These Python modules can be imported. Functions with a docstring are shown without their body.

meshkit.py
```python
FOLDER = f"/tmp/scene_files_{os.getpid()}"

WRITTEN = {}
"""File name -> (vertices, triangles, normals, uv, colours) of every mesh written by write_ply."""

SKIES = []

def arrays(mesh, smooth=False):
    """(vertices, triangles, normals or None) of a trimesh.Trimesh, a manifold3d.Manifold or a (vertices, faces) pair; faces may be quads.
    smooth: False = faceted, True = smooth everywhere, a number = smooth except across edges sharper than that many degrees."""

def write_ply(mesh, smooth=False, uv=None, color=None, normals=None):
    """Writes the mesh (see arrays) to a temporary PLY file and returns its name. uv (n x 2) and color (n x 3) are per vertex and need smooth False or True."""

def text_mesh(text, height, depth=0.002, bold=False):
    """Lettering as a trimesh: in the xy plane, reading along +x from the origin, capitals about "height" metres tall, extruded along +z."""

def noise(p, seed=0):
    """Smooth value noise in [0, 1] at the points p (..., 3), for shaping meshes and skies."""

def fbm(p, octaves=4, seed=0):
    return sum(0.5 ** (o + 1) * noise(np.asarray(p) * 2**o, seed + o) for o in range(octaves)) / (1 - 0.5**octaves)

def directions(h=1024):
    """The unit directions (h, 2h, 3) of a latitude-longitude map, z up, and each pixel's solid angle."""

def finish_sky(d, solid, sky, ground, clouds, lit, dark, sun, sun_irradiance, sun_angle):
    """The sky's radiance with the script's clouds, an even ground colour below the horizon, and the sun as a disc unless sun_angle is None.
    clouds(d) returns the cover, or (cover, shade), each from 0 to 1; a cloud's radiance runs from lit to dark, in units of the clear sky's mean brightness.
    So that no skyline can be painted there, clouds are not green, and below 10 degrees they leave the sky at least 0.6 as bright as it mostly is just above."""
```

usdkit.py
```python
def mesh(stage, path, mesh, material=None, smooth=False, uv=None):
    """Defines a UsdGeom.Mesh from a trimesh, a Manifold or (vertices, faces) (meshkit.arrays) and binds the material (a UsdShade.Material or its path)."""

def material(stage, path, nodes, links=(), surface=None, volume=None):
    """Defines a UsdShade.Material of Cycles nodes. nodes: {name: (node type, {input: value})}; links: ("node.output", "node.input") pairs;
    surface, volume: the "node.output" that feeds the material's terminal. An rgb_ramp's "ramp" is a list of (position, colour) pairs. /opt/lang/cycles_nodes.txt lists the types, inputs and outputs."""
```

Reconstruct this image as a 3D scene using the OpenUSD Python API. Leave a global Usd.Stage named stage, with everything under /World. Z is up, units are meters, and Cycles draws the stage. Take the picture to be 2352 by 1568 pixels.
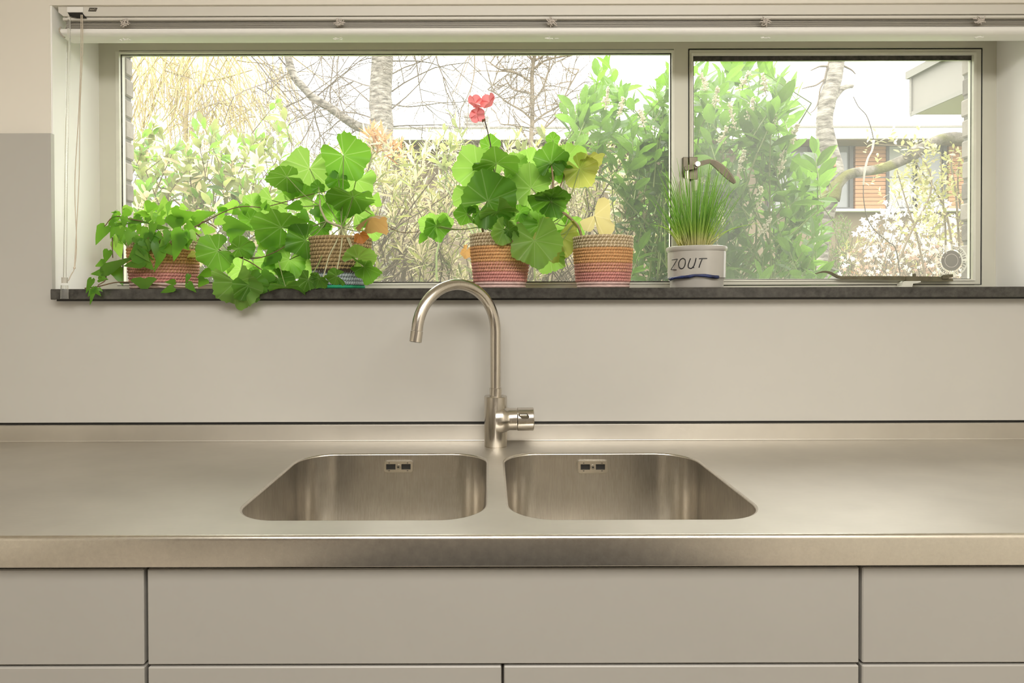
import math, random
import numpy as np
import trimesh
import shapely
from shapely.geometry import Polygon, Point, box as sbox
from pxr import Usd, UsdGeom, UsdLux, UsdShade, Gf, Sdf, Vt
import usdkit, meshkit

stage = Usd.Stage.CreateInMemory()
UsdGeom.SetStageUpAxis(stage, UsdGeom.Tokens.z)
UsdGeom.SetStageMetersPerUnit(stage, 1.0)
UsdGeom.Xform.Define(stage, '/World')
UsdGeom.Scope.Define(stage, '/World/Looks')
rng = np.random.default_rng(7)

# ------------------------------------------------------------------ camera, sky, lamps, exposure
W, H, F = 2352.0, 1568.0, 1420.0            # picture size and focal length in pixels
EYE = np.array([0.0, 0.0, 1.2575])
PITCH, ROLL = math.radians(0.5), 0.0026     # looking down a little, turned a little
CX, CY = 1125.0, 696.4                      # principal point: the lens is shifted
HAP = 36.0
fw = np.array([0, math.cos(PITCH), -math.sin(PITCH)])
r0, u0 = np.array([1.0, 0, 0]), np.array([0, math.sin(PITCH), math.cos(PITCH)])
rt = r0 * math.cos(ROLL) - u0 * math.sin(ROLL)
up = u0 * math.cos(ROLL) + r0 * math.sin(ROLL)
cam = UsdGeom.Camera.Define(stage, '/World/camera')
cam.CreateHorizontalApertureAttr(HAP)
cam.CreateVerticalApertureAttr(HAP * H / W)
cam.CreateFocalLengthAttr(HAP * F / W)
cam.CreateHorizontalApertureOffsetAttr((W / 2 - CX) * HAP / W)
cam.CreateVerticalApertureOffsetAttr((CY - H / 2) * HAP / W)
cam.CreateClippingRangeAttr(Gf.Vec2f(0.05, 1000.0))
cam.AddTransformOp().Set(Gf.Matrix4d(*rt, 0, *up, 0, *(-fw), 0, *EYE, 1))
cam.CreateExposureAttr(0.0)

sky = UsdLux.DomeLight.Define(stage, '/World/sky')          # even white overcast
sky.CreateColorAttr(Gf.Vec3f(1.0, 0.985, 0.95))
sky.CreateIntensityAttr(1.0)
SKYZ = 6.6                                                  # overcast: the zenith three times as bright as the horizon
overcast = usdkit.material(stage, '/World/Looks/overcast_sky', {
    'g': ('texture_coordinate', {}), 's': ('separate_xyz', {}), 'c': ('math', {'math_type': 'maximum', 'value2': 0.0}), 'm': ('math', {'math_type': 'multiply_add', 'value2': 2 * SKYZ / 3, 'value3': SKYZ / 3}),
    'b': ('background_shader', {'color': (1.0, 0.985, 0.95)})},
    [('g.generated', 's.vector'), ('s.z', 'c.value1'), ('c.value', 'm.value1'), ('m.value', 'b.strength')], surface='b.background')
UsdShade.MaterialBindingAPI.Apply(sky.GetPrim()).Bind(overcast)

lamp = UsdLux.RectLight.Define(stage, '/World/ceiling_light_glow')   # added fill light under the ceiling, unseen, brightening the kitchen
lamp.CreateWidthAttr(2.2); lamp.CreateHeightAttr(1.5)
lamp.CreateColorAttr(Gf.Vec3f(1.0, 0.97, 0.93))
lamp.CreateIntensityAttr(10.0)
lamp.AddTranslateOp().Set(Gf.Vec3d(0.2, -0.75, 2.50))


def at(px, py, Y):
    """The point at depth Y that the photograph shows at pixel (px, py)."""
    d = fw + rt * ((px - CX) / F) + up * ((CY - py) / F)
    return EYE + d * (Y / d[1])


def AX(px, Y, py=684.0): return float(at(px, py, Y)[0])
def AZ(py, Y, px=1176.0): return float(at(px, py, Y)[2])


# ------------------------------------------------------------------ naming and properties
counts = {}


def path_for(name, parent):
    base = '/World' if parent is None else str(parent.GetPath())
    k = (base, name)
    n = counts.get(k, 0)
    counts[k] = n + 1
    return f'{base}/{name}' + (f'_{n:03d}' if n else '')


def tag(p, label=None, cat=None, group=None, kind=None):
    for k, v in (('label', label), ('category', cat), ('group', group), ('kind', kind)):
        if v:
            p.SetCustomDataByKey(k, v)
    return p


def thing(name, label=None, cat=None, group=None, kind=None):
    x = UsdGeom.Xform.Define(stage, path_for(name, None))
    return tag(x.GetPrim(), label, cat, group, kind)


def part(parent, name, mesh, mat, smooth=False, uv=None, label=None, kind=None):
    return tag(usdkit.mesh(stage, path_for(name, parent), mesh, M[mat] if isinstance(mat, str) else mat, smooth=smooth, uv=uv).GetPrim(), label=label, kind=kind)


def solo(name, mesh, mat, label=None, cat=None, group=None, kind=None, smooth=False):
    return tag(part(None, name, mesh, mat, smooth), label, cat, group, kind)


# ------------------------------------------------------------------ mesh helpers
def cat_m(ms):
    vs, fs, n = [], [], 0
    for m in ms:
        v, f = (np.asarray(m.vertices), np.asarray(m.faces)) if hasattr(m, 'faces') else m
        vs.append(v); fs.append(f + n); n += len(v)
    return np.vstack(vs), np.vstack(fs)


def bx(x0, y0, z0, x1, y1, z1, b=0.0):
    """A box, its edges chamfered by b."""
    lo, hi = np.minimum([x0, y0, z0], [x1, y1, z1]), np.maximum([x0, y0, z0], [x1, y1, z1])
    if b <= 0:
        m = trimesh.creation.box(hi - lo); m.apply_translation((lo + hi) / 2); return m
    pts = []
    c, h = (lo + hi) / 2, (hi - lo) / 2
    b = min(b, h.min() * 0.9)
    for s in np.ndindex(2, 2, 2):
        s = np.array(s) * 2 - 1
        for k in range(3):
            q = h - b; q[k] = h[k]
            pts.append(c + s * q)
    return trimesh.convex.convex_hull(np.array(pts))


def box_px(px0, py0, px1, py1, Y0, Y1, b=0.0):
    """A box whose near face, at depth Y0, fills these pixels."""
    pm, qm = (px0 + px1) / 2, (py0 + py1) / 2
    return bx(AX(px0, Y0, qm), Y0, AZ(py1, Y0, pm), AX(px1, Y0, qm), Y1, AZ(py0, Y0, pm), b)


def extr(poly, y0, y1):
    """Extrudes a polygon of (x, z) from y0 to y1."""
    ms = []
    for g in getattr(poly, 'geoms', [poly]):
        m = trimesh.creation.extrude_polygon(g, y1 - y0, engine='earcut')
        v = np.array(m.vertices)
        ms.append((np.stack([v[:, 0], y1 - v[:, 2], v[:, 1]], 1), np.array(m.faces)))
    return cat_m(ms)


def poly_px(pts, Y):
    return Polygon([(lambda p: (p[0], p[2]))(at(x, y, Y)) for x, y in pts])


def spline(pts, n):
    """A Catmull-Rom curve through pts with n points per span."""
    p = np.asarray(pts, float)
    if len(p) < 3:
        return np.array([p[0] + (p[-1] - p[0]) * t for t in np.linspace(0, 1, n + 1)])
    q = np.vstack([2 * p[0] - p[1], p, 2 * p[-1] - p[-2]])
    out = []
    for i in range(1, len(q) - 2):
        a, b, c, d = q[i - 1:i + 3]
        for t in np.arange(n) / n:
            out.append(0.5 * (2 * b + (c - a) * t + (2 * a - 5 * b + 4 * c - d) * t * t + (3 * b - a - 3 * c + d) * t ** 3))
    out.append(p[-1])
    return np.array(out)


def tube(pts, r, sides=6, cap=True):
    p = np.asarray(pts, float)
    n = len(p)
    r = np.interp(np.linspace(0, 1, n), np.linspace(0, 1, len(r)), r) if np.ndim(r) else np.full(n, float(r))
    t = np.gradient(p, axis=0)
    t /= np.maximum(np.linalg.norm(t, axis=1, keepdims=True), 1e-12)
    a = np.cross(t[0], [0.31, 0.2, 0.93]); a /= np.linalg.norm(a)
    ang = np.arange(sides) / sides * 2 * np.pi
    rings = []
    for i in range(n):
        a = a - t[i] * (a @ t[i]); a /= max(np.linalg.norm(a), 1e-12)
        b = np.cross(t[i], a)
        rings.append(p[i] + r[i] * (np.cos(ang)[:, None] * a + np.sin(ang)[:, None] * b))
    v = np.vstack(rings)
    i, j = np.meshgrid(np.arange(n - 1), np.arange(sides), indexing='ij')
    k = (j + 1) % sides
    q = np.stack([i * sides + j, i * sides + k, (i + 1) * sides + k, (i + 1) * sides + j], -1).reshape(-1, 4)
    f = np.vstack([q[:, [0, 1, 2]], q[:, [0, 2, 3]]])
    if cap:
        v = np.vstack([v, p[0], p[-1]])
        s = np.arange(sides); e = (s + 1) % sides
        f = np.vstack([f, np.stack([e, s, np.full(sides, n * sides)], 1), np.stack([s + (n - 1) * sides, e + (n - 1) * sides, np.full(sides, n * sides + 1)], 1)])
    return v, f


def lathe(profile, cx, cy, segs=64):
    """Turns (radius, z) pairs about the upright axis through (cx, cy)."""
    pr = np.asarray(profile, float)
    a = np.arange(segs) / segs * 2 * np.pi
    v = np.stack([cx + pr[:, 0, None] * np.cos(a), cy + pr[:, 0, None] * np.sin(a), np.repeat(pr[:, 1, None], segs, 1)], -1).reshape(-1, 3)
    i, j = np.meshgrid(np.arange(len(pr) - 1), np.arange(segs), indexing='ij')
    k = (j + 1) % segs
    q = np.stack([i * segs + j, i * segs + k, (i + 1) * segs + k, (i + 1) * segs + j], -1).reshape(-1, 4)
    return v, np.vstack([q[:, [0, 1, 2]], q[:, [0, 2, 3]]])


def frame_px(px0, py0, px1, py1, wl, wt, wr, wb, Y0, Y1):
    """A rectangular frame (four mitred bars as one mesh), outer edge at these pixels, bar widths in pixels."""
    A, B = at(px0, py1, Y0), at(px1, py0, Y0)
    k = Y0 / F
    o = sbox(A[0], A[2], B[0], B[2])
    i = sbox(A[0] + wl * k, A[2] + wb * k, B[0] - wr * k, B[2] - wt * k)
    return extr(o.difference(i), Y0, Y1)


# ------------------------------------------------------------------ materials
M = {}


def mat(name, col, rough=0.5, metal=0.0, noise=None, bump=None, **kw):
    """A principled material. noise: (scale, amount, stretch xyz); bump: (scale, strength)."""
    n = {'p': ('principled_bsdf', dict(base_color=col, roughness=rough, metallic=metal, **kw))}
    L = []
    if noise or bump:
        n['g'] = ('texture_coordinate', {})
    if noise:
        sc, am, st = noise
        n['m'] = ('mapping', {'scale': st})
        n['t'] = ('noise_texture', {'scale': sc, 'detail': 4.0, 'roughness': 0.6})
        c = np.array(col)
        n['r'] = ('rgb_ramp', {'ramp': [(0.25, tuple(np.clip(c * (1 - am), 0, 1))), (0.75, tuple(np.clip(c * (1 + am), 0, 1)))]})
        L += [('g.object', 'm.vector'), ('m.vector', 't.vector'), ('t.fac', 'r.fac'), ('r.color', 'p.base_color')]
    if bump:
        n['bt'] = ('noise_texture', {'scale': bump[0], 'detail': 3.0})
        n['b'] = ('bump', {'strength': bump[1], 'distance': 0.002})
        L += [('g.object', 'bt.vector'), ('bt.fac', 'b.height'), ('b.normal', 'p.normal')]
    M[name] = usdkit.material(stage, f'/World/Looks/{name}', n, L, surface='p.BSDF')


def steel(name, col, rough, amp, stretch, bumpst, aniso=0.0):
    M[name] = usdkit.material(stage, f'/World/Looks/{name}', {
        'g': ('texture_coordinate', {}), 'm': ('mapping', {'scale': stretch}), 'm2': ('mapping', {'scale': (1.0, 1.3, 1.0)}),
        't': ('noise_texture', {'scale': 60.0, 'detail': 5.0, 'roughness': 0.65}),
        't2': ('noise_texture', {'scale': 5.0, 'detail': 4.0, 'roughness': 0.6}),
        'a': ('math', {'math_type': 'multiply_add', 'value2': amp, 'value3': rough - amp / 2}),
        'a2': ('math', {'math_type': 'multiply_add', 'value2': amp * 0.9}),
        'c': ('rgb_ramp', {'ramp': [(0.3, tuple(np.array(col) * 0.93)), (0.7, tuple(np.minimum(np.array(col) * 1.05, 1)))]}),
        'b': ('bump', {'strength': bumpst, 'distance': 0.0006}), 'p': ('principled_bsdf', {'metallic': 1.0, 'base_color': col, 'anisotropic': aniso})},
        [('g.object', 'm.vector'), ('m.vector', 't.vector'), ('g.object', 'm2.vector'), ('m2.vector', 't2.vector'), ('t.fac', 'a.value1'), ('t2.fac', 'a2.value1'), ('a.value', 'a2.value3'),
         ('a2.value', 'p.roughness'), ('t2.fac', 'c.fac'), ('c.color', 'p.base_color'), ('t.fac', 'b.height'), ('b.normal', 'p.normal')], surface='p.BSDF')


def leafmat(name, col, trans, tr=0.5, rough=0.45, vein=None, var=0.35, vein_col=(0.75, 0.85, 0.45)):
    """A leaf: reflecting and letting light through, each leaf a little different; vein = number of rays over the turn, needs st."""
    n = {'o': ('object_info', {}), 'g': ('geometry', {}), 's': ('math', {'math_type': 'add'}), 'fr': ('math', {'math_type': 'fraction'}),
         'v': ('math', {'math_type': 'multiply_add', 'value2': var, 'value3': 1 - var / 2}),
         'h1': ('hsv', {'color': col}), 'h2': ('hsv', {'color': trans}),
         'p': ('principled_bsdf', {'roughness': rough, 'specular_ior_level': 0.35}), 'tl': ('translucent_bsdf', {}), 'x': ('mix_closure', {'fac': tr})}
    L = [('o.random', 's.value1'), ('g.random_per_island', 's.value2'), ('s.value', 'fr.value1'), ('fr.value', 'v.value1'), ('v.value', 'h1.value'), ('v.value', 'h2.value'),
         ('p.BSDF', 'x.closure1'), ('tl.BSDF', 'x.closure2')]
    a, b = 'h1.color', 'h2.color'
    if vein:
        n.update({'uv': ('uvmap', {'attribute': 'st'}), 'sx': ('separate_xyz', {}), 'dx': ('math', {'math_type': 'subtract', 'value2': 0.5}), 'dy': ('math', {'math_type': 'subtract', 'value2': 0.5}),
                  'an': ('math', {'math_type': 'arctan2'}), 'k': ('math', {'math_type': 'multiply', 'value2': vein / (2 * math.pi)}), 'pp': ('math', {'math_type': 'pingpong', 'value2': 0.5}),
                  'x2': ('math', {'math_type': 'multiply'}), 'y2': ('math', {'math_type': 'multiply'}), 'rr': ('math', {'math_type': 'add'}), 'sq': ('math', {'math_type': 'sqrt'}),
                  'd': ('math', {'math_type': 'multiply'}), 'ms': ('map_range', {'range_type': 'smoothstep', 'from_min': 0.003, 'from_max': 0.02, 'to_min': 0.17, 'to_max': 0.0, 'clamp': True}),
                  'c1': ('mix_color', {'b': vein_col}), 'c2': ('mix_color', {'b': vein_col})})
        L += [('uv.UV', 'sx.vector'), ('sx.x', 'dx.value1'), ('sx.y', 'dy.value1'), ('dx.value', 'an.value1'), ('dy.value', 'an.value2'), ('an.value', 'k.value1'), ('k.value', 'pp.value1'),
              ('dx.value', 'x2.value1'), ('dx.value', 'x2.value2'), ('dy.value', 'y2.value1'), ('dy.value', 'y2.value2'), ('x2.value', 'rr.value1'), ('y2.value', 'rr.value2'), ('rr.value', 'sq.value1'),
              ('pp.value', 'd.value1'), ('sq.value', 'd.value2'), ('d.value', 'ms.value'), ('ms.result', 'c1.fac'), ('ms.result', 'c2.fac'), (a, 'c1.a'), (b, 'c2.a')]
        a, b = 'c1.result', 'c2.result'
    L += [(a, 'p.base_color'), (b, 'tl.color')]
    M[name] = usdkit.material(stage, f'/World/Looks/{name}', n, L, surface='x.closure')


def pane(name, haze):
    M[name] = usdkit.material(stage, f'/World/Looks/{name}', {
        't': ('transparent_bsdf', {'color': (0.98, 0.985, 0.97)}), 'h': ('translucent_bsdf', {'color': (0.9, 0.9, 0.87)}), 'i': ('mix_closure', {'fac': haze}),
        'g': ('glossy_bsdf', {'color': (1, 1, 1), 'roughness': 0.01}), 'f': ('fresnel', {'IOR': 1.1}), 'x': ('mix_closure', {})},
        [('t.BSDF', 'i.closure1'), ('h.BSDF', 'i.closure2'), ('i.closure', 'x.closure1'), ('g.BSDF', 'x.closure2'), ('f.fac', 'x.fac')], surface='x.closure')


mat('wall_cream', (0.80, 0.755, 0.665), 0.7, noise=(3.0, 0.015, (1, 1, 1)), bump=(40.0, 0.08))
mat('reveal_white', (0.94, 0.93, 0.90), 0.6, bump=(30.0, 0.05))
mat('panel_grey', (0.475, 0.457, 0.415), 0.42, noise=(4.0, 0.02, (1, 1, 1)))
mat('front_grey', (0.325, 0.307, 0.272), 0.45, noise=(5.0, 0.02, (1, 1, 1)))
mat('carcass', (0.16, 0.14, 0.11), 0.7)
mat('frame_paint', (0.63, 0.615, 0.515), 0.4, noise=(9.0, 0.03, (1, 1, 1)))
mat('bead_paint', (0.74, 0.73, 0.63), 0.4, noise=(14.0, 0.08, (1, 1, 1)))
mat('gasket', (0.06, 0.055, 0.045), 0.6, noise=(60.0, 0.8, (1, 1, 1)))
mat('spacer', (0.72, 0.70, 0.68), 0.35, 0.6)
mat('sill_stone', (0.045, 0.042, 0.036), 0.22, noise=(60.0, 0.6, (1, 1, 1)))
steel('steel_top', (0.60, 0.57, 0.515), 0.41, 0.12, (1.0, 6.0, 1.0), 0.25)
steel('steel_lip', (0.66, 0.62, 0.55), 0.24, 0.08, (1.0, 6.0, 1.0), 0.2)
steel('steel_bowl', (0.62, 0.58, 0.515), 0.25, 0.06, (5.0, 5.0, 0.5), 0.08)
steel('steel_tap', (0.575, 0.535, 0.47), 0.19, 0.06, (6.0, 6.0, 1.0), 0.1)
mat('bright_steel', (0.78, 0.74, 0.66), 0.2, 1.0)
mat('slot_black', (0.012, 0.011, 0.009), 0.5)
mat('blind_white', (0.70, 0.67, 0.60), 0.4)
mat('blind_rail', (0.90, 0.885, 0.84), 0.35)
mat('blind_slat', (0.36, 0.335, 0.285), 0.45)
mat('ladder_cord', (0.62, 0.56, 0.50), 0.8)
mat('pull_cord', (0.62, 0.54, 0.43), 0.8)
mat('label_dark', (0.10, 0.09, 0.07), 0.5)
mat('label_pale', (0.42, 0.38, 0.31), 0.5)
mat('clear_plastic', (0.97, 0.97, 0.94), 0.06, ior=1.3, transmission_weight=0.92)
mat('cloudy_plastic', (0.72, 0.69, 0.62), 0.3, ior=1.3, transmission_weight=0.6)
mat('handle_metal', (0.15, 0.135, 0.10), 0.32, 0.85, noise=(25.0, 0.25, (1, 1, 1)))
mat('handle_dark', (0.16, 0.14, 0.10), 0.4, 0.7)
mat('stay_metal', (0.17, 0.155, 0.10), 0.45, 0.6, noise=(30.0, 0.3, (1, 1, 1)))
mat('ceramic', (0.42, 0.40, 0.36), 0.25, noise=(12.0, 0.05, (1, 1, 1)), coat_weight=0.4)
mat('ink_black', (0.012, 0.013, 0.014), 0.3)
mat('ink_blue', (0.02, 0.03, 0.10), 0.3, noise=(60.0, 0.8, (1, 1, 1)))
mat('soil', (0.05, 0.035, 0.022), 0.95, bump=(200.0, 0.8))
for nm, c in (('coil_natural', (0.42, 0.325, 0.185)), ('coil_orange', (0.5, 0.28, 0.115)), ('coil_rust', (0.46, 0.235, 0.13)), ('coil_pink', (0.48, 0.2, 0.175)), ('coil_base', (0.58, 0.41, 0.37)),
              ('coil_brown', (0.30, 0.215, 0.10)), ('coil_teal', (0.26, 0.31, 0.31)), ('coil_green', (0.02, 0.30, 0.14)),
              ('stitch_pale', (0.74, 0.62, 0.44)), ('stitch_orange', (0.66, 0.35, 0.15)), ('stitch_pink', (0.64, 0.3, 0.245)), ('stitch_tan', (0.50, 0.37, 0.19)), ('stitch_grey', (0.48, 0.53, 0.55))):
    mat(nm, c, 0.75, noise=(90.0, 0.25, (1, 1, 3)))
mat('stem_brown', (0.26, 0.19, 0.10), 0.7, noise=(120.0, 0.3, (1, 1, 1)))
mat('stem_pale', (0.46, 0.44, 0.27), 0.6, noise=(80.0, 0.15, (1, 1, 1)))
mat('stem_green', (0.26, 0.33, 0.12), 0.55)
mat('vine_brown', (0.16, 0.10, 0.05), 0.7)
mat('flower_stalk', (0.07, 0.05, 0.035), 0.6)
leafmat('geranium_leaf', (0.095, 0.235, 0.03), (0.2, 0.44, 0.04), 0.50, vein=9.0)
leafmat('geranium_leaf_lit', (0.17, 0.33, 0.06), (0.36, 0.62, 0.11), 0.55, vein=9.0)  # lit copy of geranium_leaf: brightness where leaves don't overlap, put into the colour
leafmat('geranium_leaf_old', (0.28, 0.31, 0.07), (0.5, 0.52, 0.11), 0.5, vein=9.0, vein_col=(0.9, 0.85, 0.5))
leafmat('leaf_yellow', (0.52, 0.46, 0.2), (0.66, 0.56, 0.24), 0.5, vein=7.0, vein_col=(0.95, 0.85, 0.55))
leafmat('leaf_dried', (0.42, 0.29, 0.14), (0.62, 0.36, 0.13), 0.45, vein=9.0, vein_col=(0.3, 0.15, 0.06))
leafmat('leaf_red', (0.48, 0.2, 0.07), (0.75, 0.28, 0.07), 0.45, vein=9.0, vein_col=(0.7, 0.5, 0.2))
leafmat('ivy_leaf', (0.095, 0.24, 0.028), (0.23, 0.5, 0.035), 0.48, rough=0.32)
leafmat('ivy_leaf_lit', (0.17, 0.35, 0.05), (0.38, 0.66, 0.09), 0.55, rough=0.35)  # lit copy of ivy_leaf, the backlight put into its colour
leafmat('petal', (0.78, 0.19, 0.21), (0.95, 0.33, 0.36), 0.55)
leafmat('bud', (0.20, 0.10, 0.05), (0.2, 0.1, 0.05), 0.2)
leafmat('laurel_leaf', (0.07, 0.145, 0.02), (0.15, 0.29, 0.035), 0.45, rough=0.35, var=0.6)
leafmat('hedge_leaf', (0.15, 0.175, 0.06), (0.26, 0.3, 0.1), 0.5, var=0.7)
leafmat('cream_leaf', (0.43, 0.375, 0.23), (0.52, 0.46, 0.29), 0.5, var=0.5)
leafmat('olive_leaf', (0.17, 0.18, 0.055), (0.3, 0.31, 0.1), 0.5, var=0.6)
leafmat('orange_leaf', (0.27, 0.14, 0.06), (0.38, 0.21, 0.09), 0.5, var=0.4)
leafmat('lime_leaf', (0.25, 0.25, 0.09), (0.36, 0.36, 0.14), 0.5, var=0.4)
leafmat('shrub_leaf', (0.06, 0.1, 0.025), (0.12, 0.18, 0.05), 0.4, var=0.6)
leafmat('white_petal', (0.66, 0.62, 0.57), (0.6, 0.57, 0.52), 0.4, var=0.1)
leafmat('spike_cream', (0.84, 0.80, 0.68), (0.8, 0.76, 0.62), 0.4, var=0.1)
leafmat('pink_petal', (0.36, 0.25, 0.2), (0.4, 0.28, 0.22), 0.4, var=0.3)
mat('twig_willow', (0.31, 0.245, 0.12), 0.8)
mat('twig_brown', (0.12, 0.098, 0.077), 0.8)
mat('twig_tan', (0.16, 0.125, 0.085), 0.8)
mat('brick_pale', (0.30, 0.27, 0.24), 0.9, noise=(25.0, 0.2, (1, 1, 1)), bump=(60.0, 0.6))
mat('brick_dark', (0.19, 0.17, 0.15), 0.9, noise=(25.0, 0.25, (1, 1, 1)), bump=(60.0, 0.6))
mat('mortar', (0.2, 0.19, 0.17), 0.95)
mat('render_white', (0.86, 0.86, 0.84), 0.8)
mat('fascia_beige', (0.165, 0.155, 0.14), 0.6)
mat('soffit_beige', (0.28, 0.26, 0.2), 0.7)
mat('trim_grey', (0.15, 0.145, 0.13), 0.6)
mat('dark_frame', (0.04, 0.04, 0.042), 0.5)
mat('cedar', (0.3, 0.145, 0.07), 0.7, noise=(2.0, 0.15, (1, 1, 12)))
mat('cedar_pale', (0.33, 0.17, 0.09), 0.7, noise=(2.0, 0.15, (1, 1, 12)))
mat('house_glass', (0.14, 0.145, 0.15), 0.08, specular_ior_level=0.9)
mat('house_curtain', (0.3, 0.3, 0.29), 0.8)
mat('brown_strip', (0.12, 0.09, 0.055), 0.7)
mat('box_grey', (0.3, 0.29, 0.27), 0.7)
mat('turf', (0.13, 0.17, 0.06), 0.95, noise=(6.0, 0.4, (1, 1, 1)))
mat('wall_umber', (0.17, 0.145, 0.12), 0.7)
mat('floor_tile', (0.40, 0.36, 0.31), 0.5)
mat('mat_dark', (0.03, 0.028, 0.026), 0.9)
mat('added_housing_white', (0.85, 0.85, 0.82), 0.5)
mat('sticker_grey', (0.36, 0.35, 0.31), 0.5)
mat('sticker_text', (0.22, 0.215, 0.19), 0.5)
mat('sticker_white', (0.78, 0.76, 0.70), 0.5)
pane('glass_fixed', 0.02)
pane('glass_casement', 0.04)
M['sticker_clear'] = usdkit.material(stage, '/World/Looks/sticker_clear', {'t': ('transparent_bsdf', {'color': (1, 1, 1)}), 'd': ('translucent_bsdf', {'color': (0.7, 0.68, 0.62)}), 'x': ('mix_closure', {'fac': 0.16})},
                                     [('t.BSDF', 'x.closure1'), ('d.BSDF', 'x.closure2')], surface='x.closure')
M['birch_bark'] = usdkit.material(stage, '/World/Looks/birch_bark', {
    'g': ('geometry', {}), 'm': ('mapping', {'scale': (9.0, 9.0, 30.0)}), 't': ('noise_texture', {'scale': 1.0, 'detail': 5.0, 'roughness': 0.65}),
    'r': ('rgb_ramp', {'ramp': [(0.36, (0.05, 0.042, 0.034)), (0.48, (0.15, 0.135, 0.115)), (0.62, (0.27, 0.25, 0.22))]}), 'b': ('bump', {'strength': 0.7, 'distance': 0.02}), 'p': ('principled_bsdf', {'roughness': 0.85})},
    [('g.position', 'm.vector'), ('m.vector', 't.vector'), ('t.fac', 'r.fac'), ('r.color', 'p.base_color'), ('t.fac', 'b.height'), ('b.normal', 'p.normal')], surface='p.BSDF')
M['moss_bark'] = usdkit.material(stage, '/World/Looks/moss_bark', {
    'g': ('geometry', {}), 'm': ('mapping', {'scale': (14.0, 14.0, 14.0)}), 't': ('noise_texture', {'scale': 1.0, 'detail': 5.0, 'roughness': 0.65}),
    'r': ('rgb_ramp', {'ramp': [(0.34, (0.045, 0.038, 0.028)), (0.5, (0.11, 0.098, 0.076)), (0.66, (0.2, 0.18, 0.15))]}),
    't2': ('noise_texture', {'scale': 4.0, 'detail': 2.0}), 'r2': ('rgb_ramp', {'ramp': [(0.46, (0, 0, 0)), (0.56, (1, 1, 1))]}),
    'x': ('mix_color', {'b': (0.10, 0.10, 0.025)}), 'b': ('bump', {'strength': 0.8, 'distance': 0.02}), 'p': ('principled_bsdf', {'roughness': 0.9})},
    [('g.position', 'm.vector'), ('m.vector', 't.vector'), ('t.fac', 'r.fac'), ('g.position', 't2.vector'), ('t2.fac', 'r2.fac'), ('r2.color', 'x.fac'), ('r.color', 'x.a'), ('x.result', 'p.base_color'), ('t.fac', 'b.height'), ('b.normal', 'p.normal')], surface='p.BSDF')
M['chive'] = usdkit.material(stage, '/World/Looks/chive', {
    'g': ('geometry', {}), 's': ('separate_xyz', {}), 'mr': ('map_range', {'from_min': 1.40, 'from_max': 1.46, 'clamp': True}),
    'r': ('rgb_ramp', {'ramp': [(0.0, (0.80, 0.78, 0.38)), (0.45, (0.52, 0.70, 0.16)), (1.0, (0.34, 0.58, 0.12))]}),
    'p': ('principled_bsdf', {'roughness': 0.4}), 'tl': ('translucent_bsdf', {}), 'x': ('mix_closure', {'fac': 0.52})},
    [('g.position', 's.vector'), ('s.z', 'mr.value'), ('mr.result', 'r.fac'), ('r.color', 'p.base_color'), ('r.color', 'tl.color'), ('p.BSDF', 'x.closure1'), ('tl.BSDF', 'x.closure2')], surface='x.closure')

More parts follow.
